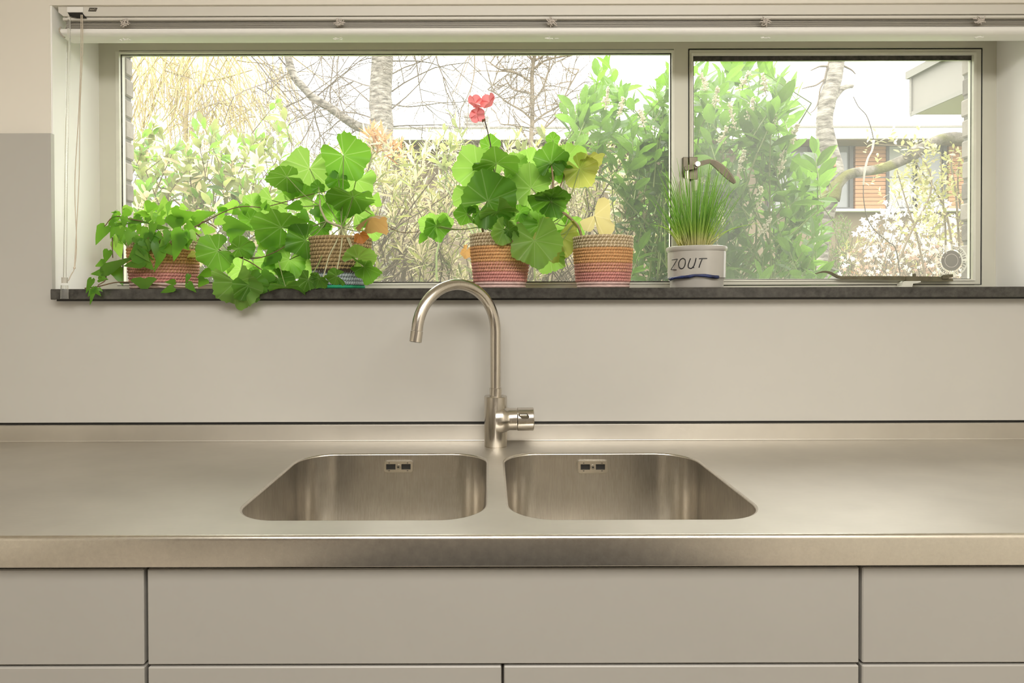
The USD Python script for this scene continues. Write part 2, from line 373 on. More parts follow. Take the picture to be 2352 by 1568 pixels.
# ------------------------------------------------------------------ depths and heights read off the photograph
YL = 0.905                                        # worktop's front lip
ZC = AZ(1230, YL)                                 # worktop height
YU = float((lambda d: d[1] / d[2])(at(1176, 1012, 1.0) - EYE) * (ZC - EYE[2]))   # where the worktop meets its upstand
YP, YW, YF, YG, YS = YU + 0.012, YU + 0.025, 1.718, 1.748, 1.49
YG2 = YF + 0.0045                                 # the casement's glass
YO = 1.815                                        # outer face of the wall
ZS = AZ(661, YS)                                  # sill top
ZSB = AZ(685, YS)                                 # sill underside
ZTOP = AZ(9, YW)                                  # head of the window opening
XL, XR = AX(120, YW), AX(2290, YF)                # sides of the opening
XRW, XLW = XR + 0.05, -2.3                        # the room's side walls
ZCEIL, YBACK = 2.55, -2.6

# ------------------------------------------------------------------ the room
w = thing('wall_back', kind='structure')
YJ = YG + 0.008
XLB, XRB = AX(311, YO), AX(2205, YO)
part(w, 'plaster', cat_m([bx(XLW, YW, 0, XL, YF + 0.03, 2.7), bx(XR, YW, 0, XRW + 0.1, YF + 0.03, 2.7), bx(XL, YW, ZTOP, XR, YF + 0.03, 2.7), bx(XL, YW, 0, XR, YF + 0.03, ZSB)]), 'wall_cream')
part(w, 'outer_masonry', cat_m([bx(XLW - 1, YF + 0.03, 0, XLB - 0.1, YO - 0.004, 3.2), bx(XRB + 0.1, YF + 0.03, 0, XRW + 1, YO - 0.004, 3.2), bx(XLB - 0.1, YF + 0.03, ZTOP + 0.02, XRB + 0.1, YO - 0.004, 3.2),
                                bx(XLB - 0.1, YF + 0.03, 0, XRB + 0.1, YO - 0.004, ZSB - 0.02),
                                bx(XLB - 0.1, YF + 0.045, ZSB - 0.02, XLB - 0.006, YO - 0.004, ZTOP + 0.02), bx(XRB + 0.006, YF + 0.045, ZSB - 0.02, XRB + 0.1, YO - 0.004, ZTOP + 0.02)]), 'mortar')
z = ZSB - 0.02
k = 0
while z < ZTOP + 0.02:                            # the courses of brick at either jamb, each brick end a part
    for s, xe in ((1, XLB), (-1, XRB)):
        j = rng.uniform(-0.003, 0.002)
        bmesh = bx(xe - s * 0.10, YF + 0.046 + 0.012, z, xe + s * j, YO + rng.uniform(-0.002, 0.004), z + 0.05, 0.004)
        part(w, 'brick', bmesh, 'brick_dark' if rng.random() < 0.3 else 'brick_pale')
    z += 0.0605
solo('wall_left', bx(XLW - 0.1, YBACK, 0, XLW, YW, 2.7), 'wall_cream', kind='structure')
solo('wall_right', bx(XRW, YBACK, 0, XRW + 0.1, YW, 2.7), 'wall_cream', kind='structure')
solo('wall_front', bx(XLW - 0.1, YBACK - 0.1, 0, XRW + 0.1, YBACK, 2.7), 'wall_umber', kind='structure')
solo('floor', bx(XLW - 0.1, YBACK - 0.1, -0.1, XRW + 0.1, YW, 0.0), 'floor_tile', kind='structure')
solo('floor_mat', bx(-0.75, -1.95, 0.0005, 1.0, 0.35, 0.008), 'mat_dark', 'added unseen dark mat that darkens the reflection in the steel lip', 'added mat')  # added out of view, to give the lip a dark reflection
solo('ceiling', bx(XLW - 0.1, YBACK - 0.1, ZCEIL, XRW + 0.1, YW, ZCEIL + 0.1), 'wall_cream', kind='structure')
solo('trim_1', cat_m([bx(XL, YW + 0.002, ZS, XL + 0.004, YF, ZTOP), bx(XR - 0.004, YW + 0.002, ZS, XR, YF, ZTOP)]), 'reveal_white', kind='structure')
t = thing('ceiling_light', 'added white housing round the unseen fill light over the kitchen', 'added fitting')  # housing added round the fill light, out of view
part(t, 'housing', cat_m([bx(-0.94, -1.54, 2.505, 1.34, -1.505, ZCEIL), bx(-0.94, 0.005, 2.505, 1.34, 0.04, ZCEIL), bx(-0.94, -1.505, 2.505, -0.905, 0.005, ZCEIL), bx(1.305, -1.505, 2.505, 1.34, 0.005, ZCEIL)]), 'added_housing_white')
part(t, 'back_plate', bx(-0.905, -1.505, 2.53, 1.305, 0.005, ZCEIL), 'added_housing_white')

# the grey wall panel, L-shaped: under the sill and up beside the window
ZPB = AZ(967.5, YP)
zl = AZ(306, YP, 60)
xe = AX(118, YP, 480)
pp = Polygon([(XLW + 0.01, ZPB), (XRW - 0.005, ZPB), (XRW - 0.005, ZSB - 0.001), (xe, ZSB - 0.001), (xe, zl), (XLW + 0.01, zl)])
solo('wall_panel', extr(pp, YP, YW - 0.001), 'panel_grey', 'smooth pale grey laminate splashback panel under the window sill and up its left side', 'splashback')

# sill of dark stone
t = thing('window_sill', 'long polished black stone window sill carrying the pots', 'window sill')
part(t, 'slab', bx(AX(115, YS, 672), YS, ZSB, XRW - 0.003, YF - 0.001, ZS, 0.0015), 'sill_stone')
part(t, 'drip_edge', bx(AX(122, YS, 672), YS + 0.012, ZSB - 0.004, XRW - 0.003, YP + 0.006, ZSB + 0.001), 'slot_black')  # black strip painting in the shadow gap beneath the slab

# ------------------------------------------------------------------ windows
k = YF / F
FB = AZ(661, YF)                                  # foot of the frame
X0, X1 = XL, XR
xm0, xm1 = AX(1548, YF, 400), AX(1582, YF, 400)
zb, zt = AZ(651.5, YF, 900), AZ(114, YF, 900)
xa, xb = AX(276, YF, 400), AX(2256, YF, 400)
ct, cb = AZ(110.5, YF, 1900), AZ(655, YF, 1900)
w1 = thing('window_1', kind='structure')
fr = sbox(X0 + 0.004, ZS, X1 - 0.004, ZTOP).difference(sbox(xa, zb, xm0, zt)).difference(sbox(xm1, cb, xb, ct))
part(w1, 'window_frame', extr(fr, YF, YF + 0.026), 'frame_paint')
part(w1, 'glazing_bead', frame_px(269, 115, 1549, 655, 8, 4, 5, 3.5, YF - 0.003, YF + 0.006), 'bead_paint')
part(w1, 'gasket', frame_px(276.5, 118.0, 1546.5, 652.5, 6.5, 5.5, 6.5, 4, YF + 0.007, YF + 0.010), 'gasket')
part(w1, 'spacer_bar', frame_px(282, 122.5, 1541, 650, 2.0, 1.0, 2.0, 1.0, YF + 0.0125, YF + 0.024), 'spacer')
part(w1, 'edge_seal', frame_px(283.6, 123.2, 1539.4, 649.2, 0.8, 0.8, 0.8, 0.8, YF + 0.0235, YF + 0.0255), 'gasket')
part(w1, 'glass_pane', extr(sbox(xa - 0.004, zb - 0.004, xm0 + 0.004, zt + 0.004), YF + 0.0105, YF + 0.012), 'glass_fixed')

w2 = thing('window_2', kind='structure')
part(w2, 'sash', frame_px(1584, 113, 2254, 654, 8, 12, 17, 11.5, YF - 0.006, YF + 0.0135), 'frame_paint')
part(w2, 'glazing_bead', frame_px(1588, 120, 2243, 646, 3.5, 4.5, 5.5, 3, YF - 0.009, YF), 'bead_paint')
part(w2, 'gasket', frame_px(1587.5, 124, 2238, 645, 5.5, 13.5, 6.5, 3.5, YF + 0.001, YF + 0.004), 'gasket')  # seal all round; the wide top bar also paints a shadow band
part(w2, 'spacer_bar', frame_px(1592, 136, 2232, 642, 1.5, 1.0, 2.0, 1.0, YF + 0.0065, YF + 0.0165), 'spacer')
part(w2, 'edge_seal', frame_px(1592.5, 136.6, 2230.4, 641.4, 0.8, 0.8, 0.8, 0.8, YF + 0.018, YF + 0.020), 'gasket')
part(w2, 'glass_pane', extr(sbox(xm1 + 0.006, cb + 0.006, xb - 0.012, ct - 0.008), YG2, YG2 + 0.0015), 'glass_casement')
part(w2, 'hairline_gap', frame_px(1581, 110.5, 2256.5, 655.5, 2.4, 2.2, 2.4, 2.2, YF - 0.0012, YF + 0.004), 'slot_black', label='dark gap round the opening sash')

# casement fastener on the mullion
Yh = YF - 0.028
t = part(w2, 'handle', cat_m([box_px(1569, 360.5, 1581, 404, YF - 0.011, YF - 0.006 + 0.006, 0.001), box_px(1583, 360, 1602.5, 412, YF - 0.0165, YF - 0.0062, 0.001)]), 'handle_metal', label='bare metal casement handle')
part(t, 'knuckle', extr(poly_px([(1572, 384), (1575, 380.5), (1592, 376), (1596, 384), (1592, 389), (1574, 391.5), (1572, 389)], Yh), Yh - 0.004, Yh + 0.012), 'handle_dark')
part(t, 'spindle', tube([at(1578.5, 388, Yh + 0.005), at(1578.5, 414, Yh + 0.005)], 0.0055, 12), 'bright_steel', smooth=40)
part(t, 'bolt_rail', box_px(1568, 410, 1583, 468, Yh - 0.003, YF - 0.001, 0.002), 'frame_paint')
part(t, 'bolt_rail', box_px(1594, 412, 1603, 438, Yh + 0.004, YF - 0.007, 0.0015), 'frame_paint')
up_l = [(1592, 379), (1605, 372.5), (1621, 367.5), (1632, 366.2), (1645, 369.5), (1658, 378), (1670, 389), (1681, 404), (1688, 416), (1688.5, 420.5)]
lo_l = [(1685, 422.5), (1676, 417), (1664, 407), (1650, 394), (1640, 384), (1630, 375.5), (1621, 377.5), (1610, 381.5), (1601, 386.5), (1595, 388)]
part(t, 'lever', trimesh.Trimesh(*extr(poly_px(up_l + lo_l, Yh), Yh - 0.006, Yh + 0.001)), 'handle_metal', smooth=30)
part(t, 'lever_rim', tube(spline([at(x, y, Yh - 0.005) for x, y in up_l[3:]], 4), 0.0011, 6), 'bright_steel', smooth=True)
pv, pf = tube([[0, 0, 0], [0, 0.018, 0]], 0.0072, 20)
part(t, 'pivot_pin', (pv + at(1603, 376, Yh - 0.010), pf), 'bright_steel', smooth=40)

# casement stay along the foot of the sash
Yst = YF - 0.020
ctr = spline([at(x, y, Yst) for x, y in [(1874, 628), (1882, 625.5), (1893, 624), (1905, 626), (1916, 631.5), (1926, 636.2), (1944, 637.5), (2010, 638), (2080, 639)]], 4)
hw = np.interp(np.arange(len(ctr)), [0, 6, 14, 24, len(ctr)], [0.0012, 0.0022, 0.0034, 0.0040, 0.0058])
tv, tf = [], []
for q, h_ in zip(ctr, hw):
    tv += [q + [0, -0.004, h_], q + [0, 0.004, h_], q + [0, 0.004, -h_], q + [0, -0.004, -h_]]
for i in range(len(ctr) - 1):
    for j in range(4):
        a, b = i * 4 + j, i * 4 + (j + 1) % 4
        tf += [[a, b, b + 4], [a, b + 4, a + 4]]
e = (len(ctr) - 1) * 4
tf += [[0, 2, 1], [0, 3, 2], [e, e + 1, e + 2], [e, e + 2, e + 3]]
t = part(w2, 'stay', cat_m([(np.array(tv), np.array(tf)), extr(poly_px([(2078, 634.2), (2152, 634.8), (2157, 636), (2163, 631), (2186, 629.5), (2186, 636), (2176, 638.5), (2186, 640), (2186, 646), (2150, 646), (2078, 645)], Yst), Yst - 0.005, Yst + 0.004)]), 'stay_metal', label='long olive brown metal casement stay')
part(t, 'hinge_block', cat_m([box_px(2165, 632, 2180, 641, Yst - 0.008, Yst - 0.004, 0.001), box_px(2184, 630, 2190, 634.5, Yst - 0.003, Yst + 0.01, 0.001), box_px(2184, 640, 2189, 646, Yst - 0.003, Yst + 0.01, 0.001)]), 'stay_metal')
part(t, 'peg', tube([at(2099.5, 628.5, Yst), at(2099.5, 648, Yst)], 0.0042, 12), 'stay_metal', smooth=40)
part(t, 'bracket', extr(poly_px([(2062, 659), (2068, 656.5), (2070.5, 648), (2074, 645.5), (2111, 645), (2112, 648), (2104, 650), (2094, 651), (2092, 658.5), (2096, 659.5)], Yst), Yst - 0.006, YF - 0.004), 'bead_paint')

# round sticker on the right pane: reads from the garden, so mirrored here
t = thing('window_sticker', 'round grey security sticker with ring of mirrored lettering, lower right corner of the casement pane', 'sticker')
sc = at(2184.4, 598.5, YG2)
sk = YG2 / F


def ring(r, n=48): return Point(0, 0).buffer(r * sk, quad_segs=n // 4)


def stick(poly, y, d=0.0002):
    v, f = extr(poly, 0, d)
    return v + np.array([sc[0], y, sc[2]]), f


part(t, 'clear_backing', stick(ring(38).difference(ring(23.4)), YG2 - 0.0012), 'sticker_clear', label='pale see-through ring')
part(t, 'emblem_disc', stick(ring(23.3), YG2 - 0.0014, 0.0004), 'sticker_grey', label='dark grey round emblem')
dots = [Point(x * sk, y * sk).buffer(1.5 * sk) for x, y in ((-19.1, 7.2), (19.1, 7.8), (-11.6, 17.8))]
for d_ in dots:
    part(t, 'emblem_dot', stick(d_, YG2 - 0.0018, 0.0003), 'sticker_white')
part(t, 'emblem_ring', stick(ring(15.5).difference(ring(14.4)), YG2 - 0.0018, 0.0003), 'sticker_white')
for x, y in ((-28.6, 1.4), (28.6, -2.2)):
    part(t, 'bullet', stick(Point(x * sk, y * sk).buffer(1.3 * sk), YG2 - 0.0018, 0.0003), 'sticker_text')


def ring_word(word, deg0, deg1, r, inward=False):
    """Letters round a ring. Degrees clockwise from the top, as read from the garden; inward: reading along the bottom."""
    out = []
    wd = np.array([{'I': 0.45, ' ': 0.5, 'J': 0.8, 'L': 0.85, 'E': 0.85, 'M': 1.25}.get(c, 1.0) for c in word])
    mid = np.cumsum(wd) - wd / 2
    for ch, a in zip(word, deg0 + (deg1 - deg0) * (mid - mid[0]) / (mid[-1] - mid[0])):
        if ch == ' ':
            continue
        m = meshkit.text_mesh(ch, 6.6 * sk, 0.0003, bold=True)
        v = np.array(m.vertices); v[:, 0] = (v[:, 0] - (v[:, 0].max() + v[:, 0].min()) / 2) * 0.74; v[:, 1] -= 3.3 * sk
        a = math.radians(a)
        rot = -a if not inward else -a + math.pi
        c, s = math.cos(rot), math.sin(rot)
        x, y = v[:, 0] * c - v[:, 1] * s + r * sk * math.sin(a), v[:, 0] * s + v[:, 1] * c + r * sk * math.cos(a)
        out.append((np.stack([sc[0] - x, YG2 - 0.0018 + v[:, 2], sc[2] + y], 1), np.array(m.faces)))
    return cat_m(out)


for word, a0, a1, inn in (('BEVEILIGD', -78, -8, False), ('DOOR', 38, 75, False), ('EBC BV', 255, 202, True), ('ALKMAAR', 166, 106, True)):
    a, b = a0, a1
    part(t, 'lettering', ring_word(word, a, b, 30.2, inn), 'sticker_text')

# ------------------------------------------------------------------ venetian blind, pulled right up
bl = thing('window_blind', 'white venetian blind pulled up under the head of the window', 'blind')
YB = YW + 0.006
xl, xr = AX(134, YB, 30), XR - 0.01
ZB = lambda py: AZ(py - 0.5, YB)
part(bl, 'headrail', extr(Polygon([(xl, ZB(8)), (xr, ZB(8)), (xr, ZB(35)), (xl + 0.012, ZB(35)), (xl, ZB(26))]), YB, YB + 0.045), 'blind_white')
part(bl, 'headrail_lip', bx(xl + 0.008, YB + 0.003, ZB(43), xr, YB + 0.04, ZB(36.5), 0.001), 'blind_white')
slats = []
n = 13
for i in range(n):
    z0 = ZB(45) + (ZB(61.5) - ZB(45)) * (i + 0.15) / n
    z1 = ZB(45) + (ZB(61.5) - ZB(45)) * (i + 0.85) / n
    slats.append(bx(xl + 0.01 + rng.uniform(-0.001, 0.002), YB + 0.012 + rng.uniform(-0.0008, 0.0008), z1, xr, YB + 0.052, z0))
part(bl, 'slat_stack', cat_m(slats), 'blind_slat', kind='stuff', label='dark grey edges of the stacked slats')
prof = [(0.004, ZB(62.5)), (0.001, ZB(65)), (0.0, ZB(70)), (0.003, ZB(75)), (0.012, ZB(79)), (0.03, ZB(80.5)), (0.048, ZB(79)), (0.05, ZB(63))]
pv = []
for x in (xl + 0.004, xr):
    pv += [(x, YB + a, zz) for a, zz in prof]
npf = len(prof)
pf = [[i, (i + 1) % npf, npf + (i + 1) % npf] for i in range(npf)] + [[i, npf + (i + 1) % npf, npf + i] for i in range(npf)] + [[0, i + 1, i] for i in range(1, npf - 1)] + [[npf, npf + i, npf + i + 1] for i in range(1, npf - 1)]
brail = part(bl, 'bottom_rail', trimesh.Trimesh(pv, pf), 'blind_rail', smooth=40)
capv = [at(140, 62, YB), at(136, 68, YB), at(138, 76, YB), at(144, 83, YB), at(149, 86, YB)]
part(bl, 'end_cap', tube(spline(capv, 4), 0.0018, 6), 'label_pale')
part(bl, 'cord_lock', cat_m([box_px(153, 15, 190, 28, YB - 0.003, YB, 0.001)]), 'blind_rail')
part(bl, 'cord_lock_slot', extr(poly_px([(155, 28), (188, 28), (194, 36), (199, 41.5), (176, 41), (160, 37)], YB - 0.0012), YB - 0.0012, YB + 0.0002), 'slot_black')
lb = part(bl, 'maker_label', extr(poly_px([(205.5, 17.5), (223.5, 17.8), (220, 26.3), (202.5, 25.8)], YB - 0.0008), YB - 0.0008, YB + 0.0002), 'label_dark', label='small dark slanted label')
part(lb, 'label_print', tube(spline([at(x, y, YB - 0.0010) for x, y in ((206.5, 23.5), (208.5, 20.5), (210.5, 23), (212.5, 21), (214.5, 22.5), (217, 20.5), (219.5, 21.5))], 3), 0.0006, 5), 'label_pale')
for i, kx in enumerate((288, 778, 1268, 1757, 2250)):   # bundles of slack ladder cord
    curls = []
    r_ = np.random.default_rng(40 + i)
    for j in range(15):
        base = at(kx + r_.uniform(-6, 7), 52 + r_.uniform(-6, 5) - 0.5 - 0.0026 * (kx - 1176), YB - 0.002)
        a = r_.uniform(0, 6.28)
        L_ = r_.uniform(0.006, 0.011)
        q = [base + np.array([math.cos(a) * L_ * s + r_.normal(0, 0.0012), r_.normal(-0.002, 0.0015), math.sin(a) * 0.75 * L_ * s + r_.normal(0, 0.0012)]) for s in (-1, -0.4, 0.3, 1)]
        curls.append(tube(spline(q, 3), 0.0011, 5))
    part(bl, 'ladder_cord', cat_m(curls), 'ladder_cord', smooth=True)
    curls = []
    for j in range(5):
        base = at(kx + r_.uniform(-9, 9), 88 - 0.0026 * (kx - 1176), YB + 0.012)
        curls.append(tube(spline([base + r_.normal(0, 0.003, 3) * [1.4, 0.5, 0.4] for _ in range(4)], 3), 0.0007, 4))
    part(bl, 'cord_end', cat_m(curls), 'blind_rail')
Yw = YS - 0.012
part(bl, 'tilt_wand', tube([at(159, 40, YB - 0.006), at(153, 340, Yw + 0.01), at(149, 640, Yw)], 0.0036, 8), 'clear_plastic', smooth=True)
wg = part(bl, 'wand_grip', tube([at(148.3, 655, Yw), at(148, 686, Yw)], [0.0078, 0.0084], 8), 'clear_plastic')
part(wg, 'grip_cap', tube([at(148.6, 637, Yw), at(148.3, 650, Yw)], 0.0066, 12), 'cloudy_plastic')
for pts in ([(186, 34), (186, 120), (181, 260), (172, 420), (176, 560), (172, 614)], [(189, 34), (190, 110), (184, 250), (182, 400), (175, 540), (171, 615)]):
    part(bl, 'pull_cord', tube(spline([at(x, y, YB - 0.004 - (y / 650) * 0.035) for x, y in pts], 6), 0.0011, 5), 'pull_cord', smooth=True)
part(bl, 'pull_cord', tube(spline([at(x, y, Yw + 0.004) for x, y in ((172, 612), (169, 622), (163, 632), (157, 645))], 4), 0.0011, 5), 'pull_cord', smooth=True)
part(bl, 'cord_knot', trimesh.Trimesh(*(lambda m: (m.vertices * [0.0028, 0.0028, 0.0034] + at(171, 615, Yw + 0.003), m.faces))(trimesh.creation.icosphere(1))), 'pull_cord', smooth=True)

# ------------------------------------------------------------------ steel worktop with two bowls
def rrect(x0, y0, x1, y1, r, n=10):
    """Outline of a rectangle with rounded corners, counter-clockwise."""
    out = []
    for cx_, cy_, a0 in ((x1 - r, y1 - r, 0), (x0 + r, y1 - r, 90), (x0 + r, y0 + r, 180), (x1 - r, y0 + r, 270)):
        for a in np.radians(np.linspace(a0, a0 + 90, n)):
            out.append((cx_ + r * math.cos(a), cy_ + r * math.sin(a)))
    return np.array(out)


def yc(py): return float((lambda d: d[1] / d[2])(at(1140, py, 1.0) - EYE) * (ZC - EYE[2]))


yf0, yb0 = yc(1192), yc(1041)
xs = [(AX(522, yf0, 1190), (AX(1116, yc(1100), 1100))), (AX(1163, yc(1100), 1100), AX(1772, yf0, 1190))]
wt = thing('steel_worktop', 'long brushed stainless steel worktop with two square sink bowls', 'worktop')
RIM = 0.0045
hole = [rrect(a, yf0, b, yb0, 0.075, 12) for a, b in xs]
outer = sbox(XLW + 0.005, YL + 0.006, XRW - 0.004, YU)
for h_ in hole:
    outer = outer.difference(Polygon(h_).buffer(RIM, quad_segs=12))
v, f = trimesh.creation.triangulate_polygon(outer, engine='earcut')
tops = [(np.column_stack([v, np.full(len(v), ZC)]), f)]
lip, ZL = [], AZ(1302, YL)
prof = [(YL + 0.006, ZC), (YL + 0.0035, ZC - 0.0006), (YL + 0.0012, ZC - 0.0026), (YL, ZC - 0.006), (YL, ZL + 0.002), (YL + 0.002, ZL), (YL + 0.014, ZL), (YL + 0.014, ZL + 0.01)]
lv = np.array([[x, a, b] for x in (XLW + 0.005, XRW - 0.004) for a, b in prof])
npf = len(prof)
lf = np.array([q for i in range(npf - 1) for q in ([i, npf + i, npf + i + 1], [i, npf + i + 1, i + 1])])
topm = trimesh.Trimesh(*tops[0]); topm.fix_normals()
if topm.face_normals[0][2] < 0: topm.invert()
part(wt, 'top_sheet', topm, 'steel_top')
lm_ = trimesh.Trimesh(lv, lf)
if lm_.face_normals[6][1] > 0: lm_.invert()
part(wt, 'front_lip', lm_, 'steel_lip', smooth=50)
zu = AZ(974.5, YU)
uprof = [(YU - 0.003, ZC), (YU - 0.0009, ZC + 0.0009), (YU, ZC + 0.003), (YU, zu - 0.0015), (YU + 0.0015, zu), (YP - 0.0005, zu), (YP - 0.0005, ZC)]
uv_ = np.array([[x, a, b] for x in (XLW + 0.005, XRW - 0.004) for a, b in uprof])
npf = len(uprof)
uf = np.array([q for i in range(npf - 1) for q in ([i, npf + i, npf + i + 1], [i, npf + i + 1, i + 1])])
um = trimesh.Trimesh(uv_, uf)
if um.face_normals[4][1] > 0: um.invert()
part(wt, 'upstand', um, 'steel_top', smooth=50)
solo_gap = part(wt, 'joint_seal', bx(XLW + 0.01, YP + 0.003, zu - 0.004, XRW - 0.006, YP + 0.009, ZPB + 0.002), 'slot_black')
DEEP = 0.19
for bi, (a, b) in enumerate(xs):
    rows = []
    for q in np.radians([0, 22, 45, 67, 90]):                     # rounded rim
        rows.append((RIM * (1 - math.sin(q)), -RIM * (1 - math.cos(q))))
    rows += [(0, -0.03), (-0.002, -0.10), (-0.004, -DEEP + 0.03)]
    for q in np.radians([25, 50, 75, 90]):
        rows.append((-0.004 - 0.03 * (1 - math.cos(q)), -DEEP + 0.03 - 0.03 * math.sin(q)))
    vs, nn = [], 48
    for off, dz in rows:
        o = rrect(a - off, yf0 - off, b + off, yb0 + off, 0.075 + off, 12)
        vs.append(np.column_stack([o, np.full(len(o), ZC + dz)]))
    fs = []
    for i in range(len(rows) - 1):
        for j in range(nn):
            k2 = (j + 1) % nn
            fs += [[i * nn + j, (i + 1) * nn + j, (i + 1) * nn + k2], [i * nn + j, (i + 1) * nn + k2, i * nn + k2]]
    vs.append(np.array([[(a + b) / 2, (yf0 + yb0) / 2, ZC - DEEP - 0.002]]))
    c_ = len(rows) * nn
    for j in range(nn):
        fs.append([(len(rows) - 1) * nn + j, c_, (len(rows) - 1) * nn + (j + 1) % nn])
    bm = trimesh.Trimesh(np.vstack(vs), fs)
    i0 = np.argmin(np.abs(bm.triangles_center[:, 1] - yf0) + np.abs(bm.triangles_center[:, 2] - ZC + 0.06))
    if bm.face_normals[i0][1] < 0: bm.invert()
    bowl = part(wt, 'sink_bowl', bm, 'steel_bowl', smooth=40, label=('left' if bi == 0 else 'right') + ' square steel sink bowl')
    part(bowl, 'drain', lathe([(0.001, ZC - DEEP + 0.002), (0.03, ZC - DEEP + 0.001), (0.045, ZC - DEEP + 0.003), (0.05, ZC - DEEP - 0.001)], (a + b) / 2, (yf0 + yb0) / 2, 32), 'bright_steel', smooth=40)
    # overflow fitting on the back wall
    ox0, oy0, ox1, oy1 = ((883, 1058.5, 948, 1083.5), (1327, 1057.5, 1395, 1085.5))[bi]
    Yo = yb0 - 0.0012
    ko = Yo / F
    A, B = at(ox0, oy1, Yo), at(ox1, oy0, Yo)
    rr = Polygon(rrect(A[0], A[2], B[0], B[2], 5.5 * ko, 6))
    cxo, czo = (A[0] + B[0]) / 2, (A[2] + B[2]) / 2 + 0.5 * ko
    s1 = sbox(cxo - 28 * ko, czo - 6.5 * ko, cxo - 6.5 * ko, czo + 6.0 * ko)
    s2 = sbox(cxo + 7 * ko, czo - 6.5 * ko, cxo + 28 * ko, czo + 6.0 * ko)
    part(bowl, 'overflow_plate', extr(rr.difference(s1).difference(s2), Yo - 0.0035, Yo), 'bright_steel')
    part(bowl, 'overflow_rim', extr(rr.buffer(1.6 * ko).difference(rr.buffer(-0.6 * ko)), Yo - 0.0018, Yo + 0.0008), 'steel_bowl')
    part(bowl, 'overflow_slot', extr(shapely.union_all([s1, s2]).buffer(0.4 * ko), Yo - 0.0006, Yo), 'slot_black')
    for dx in (-21, 21):
        for dz in (-9.2, 8.8):
            part(bowl, 'overflow_hole', extr(sbox(cxo + dx * ko - 1.6 * ko, czo + dz * ko - 0.7 * ko, cxo + dx * ko + 1.6 * ko, czo + dz * ko + 0.7 * ko), Yo - 0.0037, Yo - 0.0033), 'slot_black')
    sv, sf = tube([[0, -0.0055, 0], [0, 0, 0]], 5.4 * ko, 20)
    part(bowl, 'overflow_screw', (sv + [cxo, Yo, czo - 0.3 * ko], sf), 'steel_bowl', smooth=40)
    sv, sf = tube([[0, -0.0062, 0], [0, 0, 0]], 2.2 * ko, 12)
    part(bowl, 'screw_recess', (sv + [cxo, Yo, czo - 0.3 * ko], sf), 'slot_black', smooth=40)

# ------------------------------------------------------------------ mixer tap
tp = thing('mixer_tap', 'brushed steel swan-neck mixer tap standing between the two sink bowls', 'tap')
yt = yc(1030) + 0.024
tx = AX(1138.5, yt, 960)
kt = yt / F
zt_, rb = AZ(912, yt - 0.02), 26.3 * kt
part(tp, 'body', lathe([(0.0, ZC), (rb, ZC), (rb, ZC + 0.0015), (rb - 0.0008, ZC + 0.002), (rb, ZC + 0.0026), (rb, zt_ - 0.001), (rb - 0.001, zt_), (0.6 * rb, zt_ + 0.0004), (0.0, zt_ + 0.0004)], tx, yt, 48), 'steel_tap', smooth=35)
zv = AZ(962, yt)


def xlathe(profile, zc, segs=40):
    v, f = lathe([(r, x) for x, r in profile], 0, 0, segs)
    return np.stack([v[:, 2], yt + v[:, 1], zc + v[:, 0]], 1), f[:, ::-1]


x1 = AX(1187.5, yt, 962)
x2 = AX(1226, yt, 962)
rv = 25.2 * kt
vb = [(tx, rv + 0.010), (tx + 0.55 * rb, rv + 0.010), (tx + rb * 0.85, rv + 0.0055), (tx + rb * 1.02, rv + 0.002), (tx + rb * 1.22, rv), (x1 - 0.0006, rv), (x1 - 0.0006, 0.0)]
part(tp, 'valve_branch', trimesh.Trimesh(*xlathe(vb, zv)), 'steel_tap', smooth=50)
rk = rv + 0.0012
kn = trimesh.Trimesh(*xlathe([(x1 + 0.0006, 0.0), (x1 + 0.0006, rk - 0.0008), (x1 + 0.0016, rk), (x2 - 0.002, rk), (x2 - 0.0006, rk - 0.0012), (x2, rk - 0.005), (x2, 0.0)], zv))
knob = part(tp, 'control_knob', kn, 'steel_tap', smooth=35)
part(knob, 'grip_notch', extr(poly_px([(1191, 952), (1196, 949.5), (1211, 949.5), (1216, 957), (1213, 961.5), (1199, 961)], yt - rk - 0.001), yt - rk - 0.001, yt - rk + 0.004), 'handle_dark')
part(knob, 'grip_stub', trimesh.Trimesh(*tube([at(1194, 953, yt - rk - 0.003), at(1210, 953, yt - rk - 0.003)], 0.0022, 10)), 'bright_steel', smooth=40)
zc1 = AZ(890, yt)
rc = 14 * kt
part(tp, 'collar', lathe([(rc, zt_), (rc, zc1 - 0.0012), (rc - 0.001, zc1), (0.0, zc1)], tx, yt, 32), 'steel_tap', smooth=35)
# swan neck swung to the left and towards the room
end = at(957.5, 785, yt - 0.135)
dx, dy = end[0] - tx, end[1] - yt
reach = math.hypot(dx, dy)
ux, uy = dx / reach, dy / reach
zk = AZ(640, yt - 0.06) - 12.3 * kt
R_ = reach / 2 * 1.0
z0 = zk - R_
path = [(0, zc1 - 0.002), (0, zc1 + (z0 - zc1) * 0.5)]
for a in np.radians(np.linspace(180, 6, 34)):
    path.append((R_ + R_ * math.cos(a), z0 + R_ * math.sin(a)))
def neck(p): return np.array([[tx + ux * s, yt + uy * s, zz] for s, zz in p])
la = np.array(path[-1]) - np.array(path[-2]); la /= np.linalg.norm(la)
zend = end[2]
pe = np.array(path[-1])
drop = (zend - pe[1]) / la[1]
path.append(tuple(pe + la * max(drop - 0.024, 0.001)))
part(tp, 'spout', trimesh.Trimesh(*tube(neck(path), 12.2 * kt, 28)), 'steel_tap', smooth=40)
pe = np.array(path[-1])
part(tp, 'aerator', trimesh.Trimesh(*tube(neck([tuple(pe + la * 0.0008), tuple(pe + la * 0.024)]), 12.9 * kt, 28)), 'steel_tap', smooth=40)
part(tp, 'aerator_mouth', trimesh.Trimesh(*tube(neck([tuple(pe + la * 0.0238), tuple(pe + la * 0.0246)]), 10.5 * kt, 24)), 'slot_black', smooth=40)

